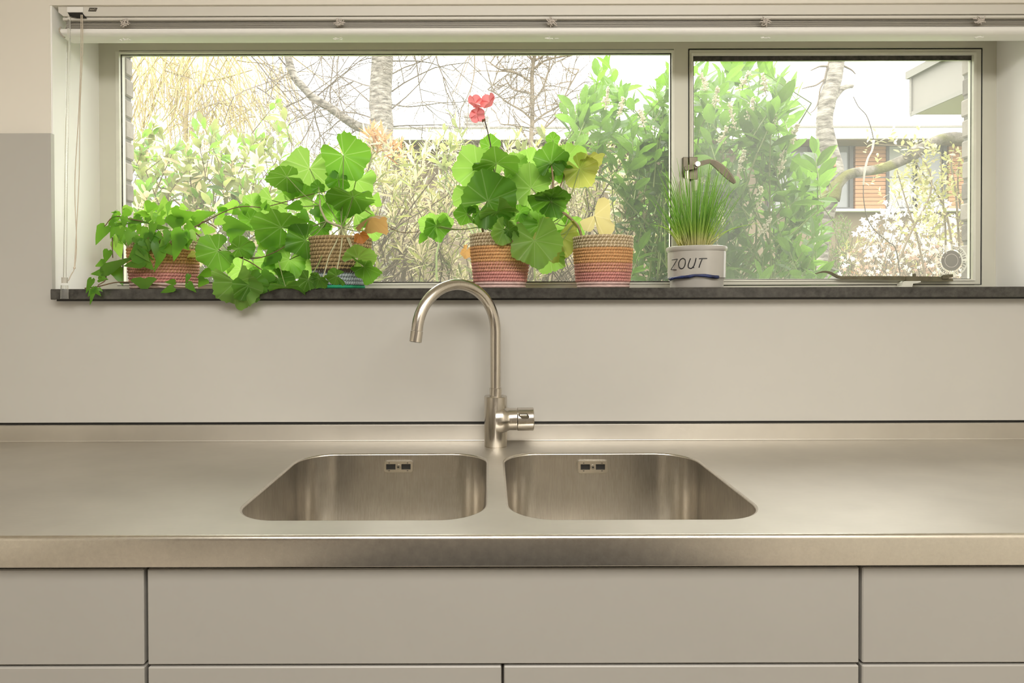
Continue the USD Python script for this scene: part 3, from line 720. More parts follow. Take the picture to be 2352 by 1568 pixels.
# ------------------------------------------------------------------ cabinets: flat grey fronts
YC = YL + 0.016
ztop, zg0, zg1 = AZ(1304.5, YC), AZ(1524.5, YC), AZ(1530, YC)
zlow = 0.12
xg = [XLW + 0.02, AX(329.5, YC, 1400), AX(338.5, YC, 1400), AX(1973.5, YC, 1400), AX(1981, YC, 1400), XRW - 0.01]
xmid0, xmid1 = AX(1151.5, YC, 1550), AX(1157.5, YC, 1550)


def cabinet(label, xa, xb, fronts):
    c = thing('base_cabinet', label, 'kitchen cabinet')
    part(c, 'carcass', bx(xa, YC + 0.0195, 0.10, xb, YP - 0.02, ZC - DEEP - 0.012), 'carcass')
    part(c, 'carcass_rail', bx(xa, YC + 0.0195, ZC - DEEP - 0.011, xb, YC + 0.035, ZC - 0.004), 'carcass')
    part(c, 'plinth', bx(xa, YC + 0.06, 0.0, xb, YC + 0.075, 0.0995), 'carcass')
    for nm, a, b, z0_, z1_ in fronts:
        part(c, nm, bx(a, YC, z0_, b, YC + 0.019, z1_, 0.0016), 'front_grey')


cabinet('grey flat-fronted drawer cabinet at the left end under the worktop', xg[0], xg[1] + 0.0022, [('drawer_front', xg[0], xg[1], zg0, ztop), ('drawer_front', xg[0], xg[1], zlow, zg1)])
cabinet('wide grey sink cabinet with a long front panel over two doors', xg[2] - 0.0022, xg[3] + 0.0018, [('front_panel', xg[2], xg[3], zg0, ztop), ('door', xg[2], xmid0, zlow, zg1), ('door', xmid1, xg[3], zlow, zg1)])
cabinet('grey flat-fronted drawer cabinet at the right end under the worktop', xg[4] - 0.0018, xg[5], [('drawer_front', xg[4], xg[5], zg0, ztop), ('drawer_front', xg[4], xg[5], zlow, zg1)])

# ------------------------------------------------------------------ leaves
def geranium_leaf_mesh(seed, cup=0.12, fold=0.0):
    """A round scalloped leaf of radius 1; the stalk joins at the origin, the tip is +y, the notch -y; normal +z. Returns (vertices, faces, st)."""
    r_ = np.random.default_rng(seed)
    nt = 49
    gap = r_.uniform(10, 30)
    th = np.radians(np.linspace(-180 + gap * r_.uniform(0.6, 1.2), 180 - gap * r_.uniform(0.6, 1.2), nt))
    a = np.abs(th)
    out = 1.0 + 0.075 * np.cos(th * 5 + r_.normal(0, 0.25)) - 0.15 * np.clip((a - 1.6) / 1.4, 0, 1) ** 2
    out += 0.06 * np.sin(th + r_.uniform(0, 6.28)) + 0.04 * (np.arange(nt) % 2) + r_.normal(0, 0.02, nt)
    off = 0.08
    v, n = [[0, 0, 0]], 1
    lev = (0.3, 0.65, 1.0)
    ph, ph2 = r_.uniform(0, 6.28, 2)
    k1, k2 = r_.uniform(0.08, 0.2), r_.uniform(0.06, 0.14)
    for q in lev:
        r = out * q
        x, y = r * np.sin(th), r * np.cos(th) + off * q
        zz = cup * q ** 2 * (1 + 0.5 * np.cos(2 * th + ph)) + 0.05 * q * np.cos(th * 9) + fold * np.abs(x) + k2 * q ** 3 * np.sin(th * 4 + ph) + k1 * q ** 2 * np.sin(th * 2 + ph2) + 0.05 * q ** 4 * np.sin(th * 11 + ph2)
        v += list(np.stack([x, y, zz], 1))
    f = []
    for i in range(nt - 1):
        f.append([0, 1 + i + 1, 1 + i])
        for l in range(2):
            p, q = 1 + l * nt + i, 1 + (l + 1) * nt + i
            f += [[p, p + 1, q + 1], [p, q + 1, q]]
    v = np.array(v)
    st = v[:, :2][:, ::-1] * 0.45 + 0.5
    return v, np.array(f), st


IVY_E = np.array([(0.16, -0.13), (0.40, -0.05), (0.50, 0.13), (0.40, 0.34), (0.29, 0.53), (0.18, 0.73), (0.09, 0.88), (0.0, 1.0)])
IVY_M = np.array([0, 0.08, 0.18, 0.34, 0.52, 0.72, 0.88, 1.0])


def ivy_leaf_mesh(width, fold=0.15, droop=0.12, seed=0):
    """A pointed heart-shaped leaf from the origin to (0, 1); width relative to its length."""
    r_ = np.random.default_rng(seed)
    v, f = [], []
    for (x, y), m in zip(IVY_E * [2 * width / 1.0, 1], IVY_M):
        x *= 0.5 * r_.uniform(0.94, 1.06)
        zc = -droop * m * m
        v += [[-x * 1.0, y, fold * x - droop * y * y + r_.normal(0, 0.012)], [0, m, zc], [x, y, fold * x - droop * y * y + r_.normal(0, 0.012)]]
    for i in range(len(IVY_M) - 1):
        a = i * 3
        f += [[a, a + 1, a + 4], [a, a + 4, a + 3], [a + 1, a + 2, a + 5], [a + 1, a + 5, a + 4]]
    return np.array(v), np.array(f)


def rotx(a): c, s = math.cos(a), math.sin(a); return np.array([[1, 0, 0], [0, c, -s], [0, s, c]])
def roty(a): c, s = math.cos(a), math.sin(a); return np.array([[c, 0, s], [0, 1, 0], [-s, 0, c]])
def rotz(a): c, s = math.cos(a), math.sin(a); return np.array([[c, -s, 0], [s, c, 0], [0, 0, 1]])


VIEW = np.array([[1.0, 0, 0], [0, 0, 1.0], [0, -1.0, 0]])       # rows: right, up, towards the room
seedn = [100]


def geranium(plant, px, py, Y, rpx, tip, pitch, yaw, m='geranium_leaf', cup=0.15, fold=0.0, node=None, stalk='stem_green', sr=0.0013):
    """A leaf whose stalk joins at pixel (px, py) at depth Y; tip: degrees in the picture; pitch, yaw: tilt out of the picture plane."""
    seedn[0] += 1
    v, f, st = geranium_leaf_mesh(seedn[0], cup, fold)
    R = roty(math.radians(yaw)) @ rotx(math.radians(pitch)) @ rotz(math.radians(tip - 90))
    P = at(px, py, Y)
    w = P + ((v * rpx * Y / F) @ R.T) @ VIEW
    part(plant, 'leaf', trimesh.Trimesh(w, f, process=False), m, smooth=True, uv=st)
    if node is not None:
        Q = np.array(node)
        mid = (P + Q) / 2 + np.array([0, 0.004, -0.008])
        part(plant, 'leaf_stalk', tube(spline([Q, mid, P], 5), sr, 5), stalk, smooth=True)


def ivy(plant, base, tipp, wpx, Y, m='ivy_leaf', twist=0.0, dY=0.0, fold=0.15, droop=0.1, stalk_to=None, name='leaf'):
    seedn[0] += 1
    A, B = at(*base, Y), at(*tipp, Y + dY)
    d = B - A
    L_ = np.linalg.norm(d)
    v, f = ivy_leaf_mesh(wpx * Y / F / L_, fold, droop, seedn[0])
    y = d / L_
    zt_ = np.array([0, -1.0, 0]); zt_ -= y * (zt_ @ y); zt_ /= np.linalg.norm(zt_)
    x = np.cross(y, zt_)
    c, s = math.cos(math.radians(twist)), math.sin(math.radians(twist))
    x, zt_ = x * c + zt_ * s, zt_ * c - x * s
    w = A + L_ * (v[:, :1] * x + v[:, 1:2] * y + v[:, 2:] * zt_)
    part(plant, name, trimesh.Trimesh(w, f, process=False), m, smooth=True)
    if stalk_to is not None:
        part(plant, 'leaf_stalk', tube(spline([np.array(stalk_to), (A + stalk_to) / 2 + [0, 0, 0.006], A], 4), 0.0008, 5), 'vine_brown', smooth=True)


def stem(plant, pts, r, m, name='stem', n=5):
    part(plant, name, tube(spline([at(*p) for p in pts], n), r, 7), m, smooth=True)


# ------------------------------------------------------------------ coiled baskets
def basket(plant, px, ytop, ybot, wtop, wbot, Yc, zones, coils):
    """A basket of stitched coils; zones: (from, to, coil material, stitch material, name) by coil counted from the top."""
    c = at(px, ybot, Yc)
    k = Yc / F
    h = (ybot - ytop) * k
    z0 = ZS + 0.0008
    ch = h / coils
    def rad(i): return (wtop + (wbot - wtop) * (0.25 * ((i + 0.5) / coils) + 0.75 * ((i + 0.5) / coils) ** 2)) * k
    for i0, i1, cm, sm, nm in zones:
        prof = []
        for i in range(i0, i1):
            zc_ = z0 + h - (i + 0.5) * ch
            for q in np.radians(np.linspace(80, -80, 7)):
                prof.append((rad(i) - 0.004 + 0.0045 * math.cos(q), zc_ + ch * 0.5 * math.sin(q)))
        prof = [(rad(i0) - 0.007, prof[0][1])] + prof + [(rad(i1 - 1) - 0.007, prof[-1][1])]
        v, f = lathe(prof, c[0], Yc, 72)
        a = np.arctan2(v[:, 1] - Yc, v[:, 0] - c[0])
        wob = 1 + 0.006 * np.sin(a * 3 + i0) + 0.004 * np.sin(a * 7)
        v[:, 0], v[:, 1] = c[0] + (v[:, 0] - c[0]) * wob, Yc + (v[:, 1] - Yc) * wob
        band = part(plant, nm, trimesh.Trimesh(v, f[:, ::-1], process=False), cm, smooth=50)
        if sm:
            ns = 46 if i0 == 0 else 64
            vs, fs, n = [], [], 0
            for i in range(i0, i1):
                zc_ = z0 + h - (i + 0.5) * ch
                for s in range(ns):
                    a0 = (s + 0.47 * (i % 3)) / ns * 2 * math.pi + rng.normal(0, 0.008)
                    if math.sin(a0) > 0.35:
                        continue                                  # the side towards the glass
                    wob = 1 + 0.006 * math.sin(a0 * 3 + i0) + 0.004 * math.sin(a0 * 7)
                    wd, row = 0.0011, []
                    for j, q in enumerate(np.radians([78, 30, -30, -78])):
                        rr = (rad(i) - 0.0032 + 0.0048 * math.cos(q)) * wob
                        aj = a0 + (0.0016 * (1.5 - j)) / rr
                        for sgn in (-1, 0, 1):
                            aa = aj + sgn * wd / rr
                            rr2 = rr + (0.0008 if sgn == 0 else -0.0004)
                            row.append([c[0] + rr2 * math.cos(aa), Yc + rr2 * math.sin(aa), zc_ + ch * 0.56 * math.sin(q)])
                    vs += row
                    for j in range(3):
                        for u in range(2):
                            p = n + j * 3 + u
                            fs += [[p, p + 1, p + 4], [p, p + 4, p + 3]]
                    n += 12
            sm_ = trimesh.Trimesh(vs, fs, process=False)
            part(band, 'stitching', sm_, sm, smooth=True, kind='stuff')
    part(plant, 'basket_base', lathe([(0.0, z0), (rad(coils - 1) - 0.004, z0), (rad(coils - 1) - 0.004, z0 + 0.004), (0.0, z0 + 0.004)], c[0], Yc, 40), zones[-1][2])
    part(plant, 'soil', lathe([(0.0, z0 + h * 0.86), (rad(0) * 0.5, z0 + h * 0.87), (rad(0) - 0.006, z0 + h * 0.82), (rad(0) - 0.008, z0 + h * 0.3)], c[0], Yc, 40), 'soil')
    return c


WARM = [(0, 4, 'coil_natural', 'stitch_pale', 'natural_band'), (4, 9, 'coil_orange', 'stitch_orange', 'orange_band'), (9, 12, 'coil_rust', 'stitch_pink', 'rust_band'), (12, 15, 'coil_pink', 'stitch_pink', 'pink_band'), (15, 17, 'coil_base', None, 'pale_band')]

# ------------------------------------------------------------------ ivy in the left basket
iv = thing('ivy_plant', 'trailing ivy in a pink and orange coiled basket at the left end of the sill', 'potted plant')
Yi = 1.61
ci = basket(iv, 378, 541, 660, 75, 69, Yi, WARM, 17)
C8 = lambda x, y: (200 + x / 5.6, 420 + y / 5.6)
crown = at(375, 540, Yi)
iv_l = [   # base, tip, width px, Y, young (the copy with light in its colour), twist, dY    (the first 8 in the crop's pixels)
    ((1010, 430), (972, 148), 262, 1.68, 1, 8, 0.01), ((860, 470), (712, 258), 200, 1.70, 1, 15, 0.0), ((1150, 445), (1372, 385), 240, 1.57, 0, -25, -0.01),
    ((1130, 420), (1175, 655), 250, 1.575, 0, 10, -0.02), ((1225, 625), (1100, 1010), 235, 1.55, 0, 12, -0.02), ((235, 560), (95, 795), 190, 1.57, 0, 0, -0.01),
    ((385, 755), (430, 975), 170, 1.62, 1, 5, 0.0), ((770, 390), (590, 415), 130, 1.60, 0, 55, 0.0), ((540, 360), (430, 455), 105, 1.59, 0, 20, 0.0),
    ((420, 385), (300, 385), 70, 1.60, 0, 40, 0.0), ((390, 420), (255, 575), 95, 1.58, 0, 20, 0.0), ((370, 545), (290, 720), 110, 1.57, 0, 10, 0.0),
    ((570, 500), (820, 500), 95, 1.58, 0, 45, -0.01), ((860, 520), (800, 765), 130, 1.56, 0, -10, -0.01), ((880, 570), (1055, 575), 85, 1.57, 0, 30, -0.01),
    ((380, 540), (560, 510), 90, 1.575, 0, 50, 0.0), ((430, 620), (520, 830), 120, 1.58, 0, 20, 0.0), ((340, 700), (470, 800), 80, 1.60, 0, -20, 0.0),
    ((870, 780), (905, 1045), 100, 1.56, 0, 25, -0.01), ((975, 890), (850, 1155), 105, 1.55, 0, 15, -0.01), ((650, 910), (845, 1120), 230, 1.565, 0, 0, -0.01),
    ((730, 1020), (445, 1060), 170, 1.55, 0, -20, -0.01), ((215, 1140), (570, 945), 165, 1.53, 0, 10, -0.02), ((275, 870), (225, 1030), 120, 1.56, 0, 15, 0.0),
    ((230, 1020), (95, 1075), 110, 1.55, 0, 10, 0.0), ((240, 1150), (38, 1168), 130, 1.54, 0, -10, -0.01), ((370, 1105), (455, 1318), 160, 1.54, 0, 20, -0.01),
    ((150, 1240), (270, 1235), 90, 1.54, 0, 20, 0.0), ((740, 1230), (735, 1392), 330, 1.54, 0, 0, -0.01), ((1110, 1345), (935, 1420), 110, 1.475, 0, 20, 0.0),
    ((1300, 1290), (1398, 1412), 120, 1.475, 0, -10, 0.0), ((1310, 1180), (1265, 1300), 70, 1.53, 0, 10, 0.0), ((1130, 1270), (990, 1280), 85, 1.53, 0, 20, 0.0),
    ((1180, 330), (1050, 345), 95, 1.60, 0, 35, 0.0), ((1200, 300), (1310, 340), 90, 1.68, 1, 20, 0.0), ((1480, 400), (1340, 480), 150, 1.67, 1, 10, 0.0), ((1300, 640), (1480, 630), 170, 1.66, 1, 15, 0.0),
    ((990, 370), (930, 455), 70, 1.58, 0, 0, 0.0), ((650, 790), (560, 900), 60, 1.57, 0, 30, 0.0), ((1010, 740), (920, 830), 95, 1.58, 1, 20, 0.0), ((640, 860), (800, 880), 90, 1.57, 0, 40, 0.0),
    ((700, 560), (640, 690), 110, 1.60, 0, 10, 0.0), ((560, 640), (470, 560), 100, 1.61, 0, 20, 0.0), ((900, 640), (980, 740), 90, 1.60, 0, 10, 0.0), ((620, 700), (700, 830), 110, 1.60, 0, 10, 0.0),
    ((780, 640), (720, 760), 100, 1.59, 0, -10, 0.0), ((560, 350), (450, 340), 110, 1.66, 1, 10, 0.0), ((640, 440), (720, 340), 120, 1.66, 1, 10, 0.0), ((760, 480), (880, 420), 110, 1.65, 0, 20, 0.0),
    ((480, 700), (380, 690), 100, 1.60, 0, 30, 0.0), ((1050, 620), (1000, 740), 90, 1.60, 0, 0, 0.0), ((850, 700), (930, 830), 110, 1.60, 0, 10, 0.0),
]
for b_, t_, w_, Y, young, tw, dY in iv_l:
    b_, t_ = C8(*b_), C8(*t_)
    if max(b_[1], t_[1]) > 552 and 290 < (b_[0] + t_[0]) / 2 < 465 and Y > 1.5:
        Y, dY = 1.508 + 0.1 * max(Y - 1.55, 0) - (0.004 if w_ > 150 else 0), -0.004
    ivy(iv, b_, t_, w_ / 5.6, Y, 'ivy_leaf_lit' if young else 'ivy_leaf', tw, dY)
C3 = lambda x, y: (100 + x / 7.13, 540 + y / 7.13)
for b_, t_, w_, tw in (((790, 720), (690, 960), 110, 25), ((830, 870), (752, 1150), 95, 10), ((830, 870), (940, 1000), 120, 0), ((800, 900), (720, 1010), 90, 0), ((900, 870), (970, 925), 60, 20), ((960, 700), (1050, 715), 70, 20)):
    ivy(iv, C3(*b_), C3(*t_), w_ / 7.13, 1.47, 'ivy_leaf', tw, 0.0, droop=0.05)
for pts in ([(258, 545, 1.585), (258, 570, 1.575), (259, 592, 1.57)], [(380, 545, 1.60), (345, 515, 1.58), (300, 503, 1.58), (262, 497, 1.58), (240, 520, 1.57)], [(330, 545, 1.60), (311, 560, 1.575), (312, 600, 1.57), (335, 640, 1.56)],
            [(195, 662, 1.472), (225, 658, 1.50), (270, 648, 1.53), (330, 650, 1.53), (400, 659, 1.52), (440, 660, 1.50), (455, 655, 1.5)], [(240, 600, 1.555), (243, 640, 1.53), (225, 655, 1.50)],
            [(380, 540, 1.61), (410, 545, 1.59), (440, 525, 1.58), (478, 505, 1.58), (520, 484, 1.58), (557, 474, 1.58), (605, 477, 1.59)],
            [(441, 526, 1.58), (456, 541, 1.575), (476, 555, 1.57), (520, 583, 1.56), (542, 587, 1.56), (575, 593, 1.56), (600, 591, 1.56), (635, 577, 1.56), (660, 562, 1.57)],
            [(542, 587, 1.56), (575, 602, 1.56), (605, 622, 1.555), (634, 641, 1.55)], [(455, 520, 1.60), (470, 508, 1.60), (500, 525, 1.60)]):
    stem(iv, pts, [0.0016, 0.0011], 'vine_brown', 'vine')
iv2 = [   # leaves along the runners that trail to the right
    ((545, 475), (497, 480), 34, 1.62, 1, 0, 0), ((516, 490), (497, 474), 30, 1.62, 0, 10, 0), ((535, 520), (578, 525), 26, 1.57, 0, 20, 0), ((519, 512), (579, 527), 42, 1.56, 0, -12, 0), ((528, 545), (563, 528), 40, 1.555, 0, 15, 0),
    ((561, 470), (562, 495), 26, 1.60, 0, 10, 0), ((548, 482), (532, 492), 24, 1.61, 1, 0, 0), ((606, 478), (612, 458), 20, 1.58, 0, 20, 0), ((620, 476), (604, 482), 20, 1.58, 0, 10, 0), ((690, 470), (652, 480), 26, 1.565, 0, 20, 0),
    ((630, 475), (634, 492), 20, 1.60, 1, 10, 0), ((665, 430), (672, 462), 40, 1.63, 0, 0, 0), ((690, 440), (668, 425), 34, 1.64, 0, 10, 0), ((612, 600), (632, 620), 40, 1.58, 0, 0, 0), ((637, 580), (600, 612), 44, 1.575, 0, -10, 0),
    ((580, 580), (566, 562), 24, 1.57, 0, 30, 0), ((530, 605), (522, 630), 20, 1.575, 1, 10, 0), ((620, 628), (600, 655), 38, 1.545, 0, 0, 0), ((590, 635), (580, 660), 34, 1.56, 1, 0, 0), ((470, 640), (455, 660), 26, 1.55, 0, 20, 0),
    ((485, 622), (450, 640), 24, 1.56, 0, 30, 0), ((450, 500), (496, 485), 30, 1.60, 0, 15, 0), ((468, 500), (440, 487), 34, 1.66, 1, 10, 0), ((480, 520), (470, 540), 40, 1.65, 1, 0, 0), ((500, 500), (525, 515), 34, 1.65, 1, 0, 0),
    ((700, 500), (690, 520), 26, 1.63, 0, 20, 0), ((655, 500), (680, 515), 30, 1.64, 1, 0, 0), ((640, 510), (625, 530), 30, 1.65, 1, 0, 0), ((850, 505), (885, 512), 30, 1.65, 1, 10, 0), ((860, 470), (868, 440), 34, 1.67, 1, 0, 0),
    ((690, 488), (712, 505), 30, 1.62, 0, 30, 0), ((540, 560), (556, 578), 30, 1.58, 0, 20, 0), ((975, 540), (962, 560), 22, 1.60, 0, 0, 0), ((720, 480), (735, 500), 28, 1.64, 0, 10, 0), ((610, 560), (590, 575), 26, 1.6, 1, 10, 0),
]
for b_, t_, w_, Y, young, tw, dY in iv2:
    ivy(iv, b_, t_, w_, Y, 'ivy_leaf_lit' if young else 'ivy_leaf', tw, dY)  # the flag picks the leaf copy with light in its colour
stem(iv, [(605, 477, 1.60), (660, 462, 1.62), (700, 450, 1.63), (760, 440, 1.65), (810, 466, 1.66), (850, 490, 1.66), (874, 508, 1.66), (905, 528, 1.66), (930, 534, 1.66), (962, 532, 1.64)], [0.0012, 0.0008], 'vine_brown', 'vine')

r_ = np.random.default_rng(77)
pg = Polygon([(248, 505), (285, 482), (340, 470), (400, 478), (455, 500), (468, 540), (420, 570), (330, 600), (285, 570), (262, 560)])
done = 0
while done < 46:                                  # the crown's smaller leaves
    x, y = r_.uniform(245, 470), r_.uniform(468, 605)
    if not pg.contains(Point(x, y)):
        continue
    a = r_.uniform(-0.9, 0.9) + (math.pi if r_.random() < 0.4 else 0) * 0
    d = np.array([math.sin(a) + (x - 365) / 160, 1.0 - abs(math.sin(a)) * 0.3]); d /= np.linalg.norm(d)
    L0 = r_.uniform(22, 36)
    Y = r_.uniform(1.535, 1.67) if y + L0 / 2 < 552 else r_.uniform(1.506, 1.516)
    ivy(iv, (x - d[0] * L0 / 2, y - d[1] * L0 / 2), (x + d[0] * L0 / 2, y + d[1] * L0 / 2), L0 * r_.uniform(0.75, 1.0), Y, 'ivy_leaf' if r_.random() < 0.7 else 'ivy_leaf_lit', r_.uniform(-45, 45), r_.uniform(-0.012, 0.005))
    done += 1

# ------------------------------------------------------------------ geranium in the brown and green basket
g1 = thing('geranium_plant', 'leggy geranium in a brown coiled basket with teal and green foot, second from left', 'potted plant')
Y1 = 1.615
basket(g1, 782, 543, 660, 70, 54, Y1, [(0, 9, 'coil_brown', 'stitch_tan', 'brown_band'), (9, 13, 'coil_teal', 'stitch_grey', 'teal_band'), (13, 14, 'coil_green', None, 'green_foot')], 14)
nodeA, nodeB, nodeC = (784, 522, 1.60), (735, 472, 1.59), (751, 507, 1.59)
stem(g1, [(776, 562, 1.62), (782, 540, 1.615), nodeA, (768, 515, 1.595), nodeC, (742, 492, 1.59), (737, 480, 1.59), nodeB, (735, 458, 1.59)], [0.0036, 0.0036, 0.003, 0.0024], 'stem_pale')
NA, NB, NC = at(*nodeA), at(*nodeB), at(*nodeC)
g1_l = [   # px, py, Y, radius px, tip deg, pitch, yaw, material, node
    (789, 357, 1.60, 54, -58, 20, 5, 'geranium_leaf', NA), (711, 387, 1.655, 56, -112, 14, 0, 'geranium_leaf_lit', NA), (659, 406, 1.575, 41, 195, 55, 10, 'geranium_leaf', NB),
    (818, 413, 1.665, 54, -125, 12, -5, 'geranium_leaf_lit', NA), (778, 412, 1.62, 26, 250, 35, 0, 'geranium_leaf', NA), (732, 430, 1.60, 16, 90, 30, 0, 'geranium_leaf', NB),
    (811, 452, 1.575, 56, 180, 68, 8, 'geranium_leaf', NA), (625, 460, 1.67, 36, 250, 25, 0, 'geranium_leaf_lit', NB), (646, 522, 1.555, 62, 150, 52, 10, 'geranium_leaf', NC),
    (702, 552, 1.57, 42, 200, 25, 0, 'geranium_leaf', NC), (665, 596, 1.60, 42, 250, 20, 15, 'geranium_leaf_lit', NA), (616, 600, 1.63, 34, 270, 20, 0, 'geranium_leaf_lit', NC),
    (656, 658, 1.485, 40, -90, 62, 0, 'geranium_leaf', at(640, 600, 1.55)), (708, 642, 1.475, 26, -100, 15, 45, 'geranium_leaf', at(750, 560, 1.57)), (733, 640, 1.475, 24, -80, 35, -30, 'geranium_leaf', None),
    (773, 634, 1.475, 24, 180, 40, 0, 'geranium_leaf', None), (822, 592, 1.518, 38, 40, 45, 20, 'geranium_leaf_lit', None), (836, 612, 1.508, 38, -30, 45, -30, 'geranium_leaf', None),
    (500, 576, 1.535, 44, 205, 15, 0, 'geranium_leaf', at(600, 590, 1.58)), (548, 570, 1.53, 30, 20, 40, 30, 'geranium_leaf', None), (540, 648, 1.465, 56, -90, 30, 0, 'geranium_leaf_lit', at(560, 590, 1.54)),
    (572, 655, 1.468, 40, -60, 25, 35, 'geranium_leaf', None), (612, 544, 1.60, 26, -70, 35, 0, 'geranium_leaf', NC), (700, 520, 1.67, 38, 220, 20, 0, 'geranium_leaf_lit', None),
    (765, 500, 1.66, 34, 100, 20, 0, 'geranium_leaf', None), (815, 490, 1.67, 40, 60, 15, 0, 'geranium_leaf_lit', NA), (850, 525, 1.67, 28, 0, 15, 0, 'geranium_leaf_lit', NA),
    (690, 455, 1.67, 34, 30, 10, 0, 'geranium_leaf_lit', None), (745, 470, 1.67, 22, 120, 10, 0, 'geranium_leaf', None), (576, 505, 1.63, 26, 150, 20, 0, 'geranium_leaf', None),
    (640, 640, 1.56, 34, -60, 20, 0, 'geranium_leaf', None), (555, 620, 1.62, 34, 100, 20, 0, 'geranium_leaf_lit', None), (600, 640, 1.59, 36, -110, 20, 0, 'geranium_leaf', None), (468, 585, 1.58, 30, 250, 60, 0, 'geranium_leaf_old', None),
    (690, 610, 1.62, 30, -60, 15, 0, 'geranium_leaf_lit', None), (735, 520, 1.64, 26, -60, 15, 0, 'geranium_leaf', NC), (580, 470, 1.66, 24, 60, 20, 0, 'geranium_leaf_lit', None),
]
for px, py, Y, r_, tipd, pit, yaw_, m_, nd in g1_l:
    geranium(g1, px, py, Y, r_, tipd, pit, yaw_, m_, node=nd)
geranium(g1, 850, 500, 1.575, 36, 60, 66, 40, 'leaf_dried', cup=0.5, fold=0.3, node=NA)
geranium(g1, 826, 538, 1.522, 17, -60, 40, 30, 'leaf_red', cup=0.4, fold=0.3)
for pts in ([(784, 524, 1.595), (772, 556, 1.524), (757, 586, 1.515), (747, 620, 1.505), (742, 640, 1.49)], [(786, 526, 1.595), (785, 556, 1.522), (780, 590, 1.515), (775, 615, 1.503), (773, 634, 1.478)], [(789, 526, 1.595), (801, 555, 1.526), (812, 580, 1.520), (822, 596, 1.518)], [(790, 526, 1.595), (806, 558, 1.526), (815, 590, 1.518), (834, 612, 1.51)]):
    stem(g1, pts, [0.0019, 0.0014], 'stem_pale', 'leaf_stalk')

# ------------------------------------------------------------------ geranium with the red flower
g2 = thing('geranium_plant', 'geranium with one red flower in an orange and pink coiled basket', 'potted plant')
Y2 = 1.60
basket(g2, 1149, 537, 660, 69, 58, Y2, WARM, 17)
C4 = lambda x, y: (940 + x / 3.267, 200 + y / 3.267)
stem(g2, [(1112, 552, 1.60), (1109, 531, 1.60), (1106, 505, 1.60), (1112, 480, 1.605), (1125, 450, 1.61), (1132, 415, 1.61), (1138, 395, 1.61)], [0.0034, 0.0022], 'stem_brown')
stem(g2, [(1178, 562, 1.520), (1183, 545, 1.516), (1191, 524, 1.535), (1190, 512, 1.55)], [0.005, 0.004], 'stem_brown', 'woody_stub')
NG, NT = at(1108, 520, 1.60), at(1130, 430, 1.61)
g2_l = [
    (1096, 386, 1.61, 50, 190, 18, 10, 'geranium_leaf_lit', NT), (1140, 376, 1.575, 52, 110, 66, 5, 'geranium_leaf', NT), (1112, 384, 1.64, 36, -60, 20, 10, 'geranium_leaf_lit', NT),
    (1125, 336, 1.66, 23, 90, 12, 0, 'geranium_leaf', NT), (1217, 372, 1.68, 30, 80, 15, 0, 'geranium_leaf_lit', NT), (1108, 428, 1.66, 30, 100, 20, 0, 'geranium_leaf_lit', None),
    (1086, 448, 1.62, 44, 160, 62, 15, 'geranium_leaf_lit', NG), (1121, 462, 1.545, 64, 35, 14, 12, 'geranium_leaf', NG), (1142, 486, 1.55, 44, -50, 55, 20, 'geranium_leaf_lit', None),
    (1160, 412, 1.63, 28, -60, 25, 0, 'geranium_leaf', NT), (1157, 528, 1.512, 32, -100, 10, 25, 'geranium_leaf_lit', NG), (1168, 528, 1.508, 26, -40, 30, -30, 'geranium_leaf', None),
    (1002, 518, 1.60, 32, -70, 25, 25, 'geranium_leaf', NG), (993, 520, 1.605, 28, 150, 20, -20, 'geranium_leaf_lit', NG), (1015, 512, 1.63, 24, 70, 20, 0, 'geranium_leaf_lit', None),
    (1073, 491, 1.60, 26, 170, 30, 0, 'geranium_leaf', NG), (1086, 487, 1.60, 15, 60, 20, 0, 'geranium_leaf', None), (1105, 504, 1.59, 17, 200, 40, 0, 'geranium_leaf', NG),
    (1193, 488, 1.62, 20, 30, 30, 0, 'geranium_leaf', None), (1180, 380, 1.66, 30, -30, 20, 0, 'geranium_leaf_lit', NT), (1226, 492, 1.66, 34, 70, 20, 0, 'geranium_leaf_lit', None),
    (1140, 505, 1.63, 24, -60, 20, 0, 'geranium_leaf', None), (1128, 500, 1.66, 26, 120, 10, 0, 'geranium_leaf_lit', None), (1205, 505, 1.655, 30, 200, 10, 0, 'geranium_leaf_lit', None),
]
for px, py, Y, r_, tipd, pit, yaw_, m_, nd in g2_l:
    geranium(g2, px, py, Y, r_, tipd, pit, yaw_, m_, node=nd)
geranium(g2, 1072, 575, 1.62, 17, -100, 20, 25, 'leaf_dried', cup=0.3, fold=0.2)
stem(g2, [(1135, 395, 1.61), (1130, 352, 1.60), (1122, 310, 1.595), (1112, 272, 1.595)], [0.0017, 0.0013], 'flower_stalk', 'flower_stalk')
hub = at(1110, 268, 1.595)


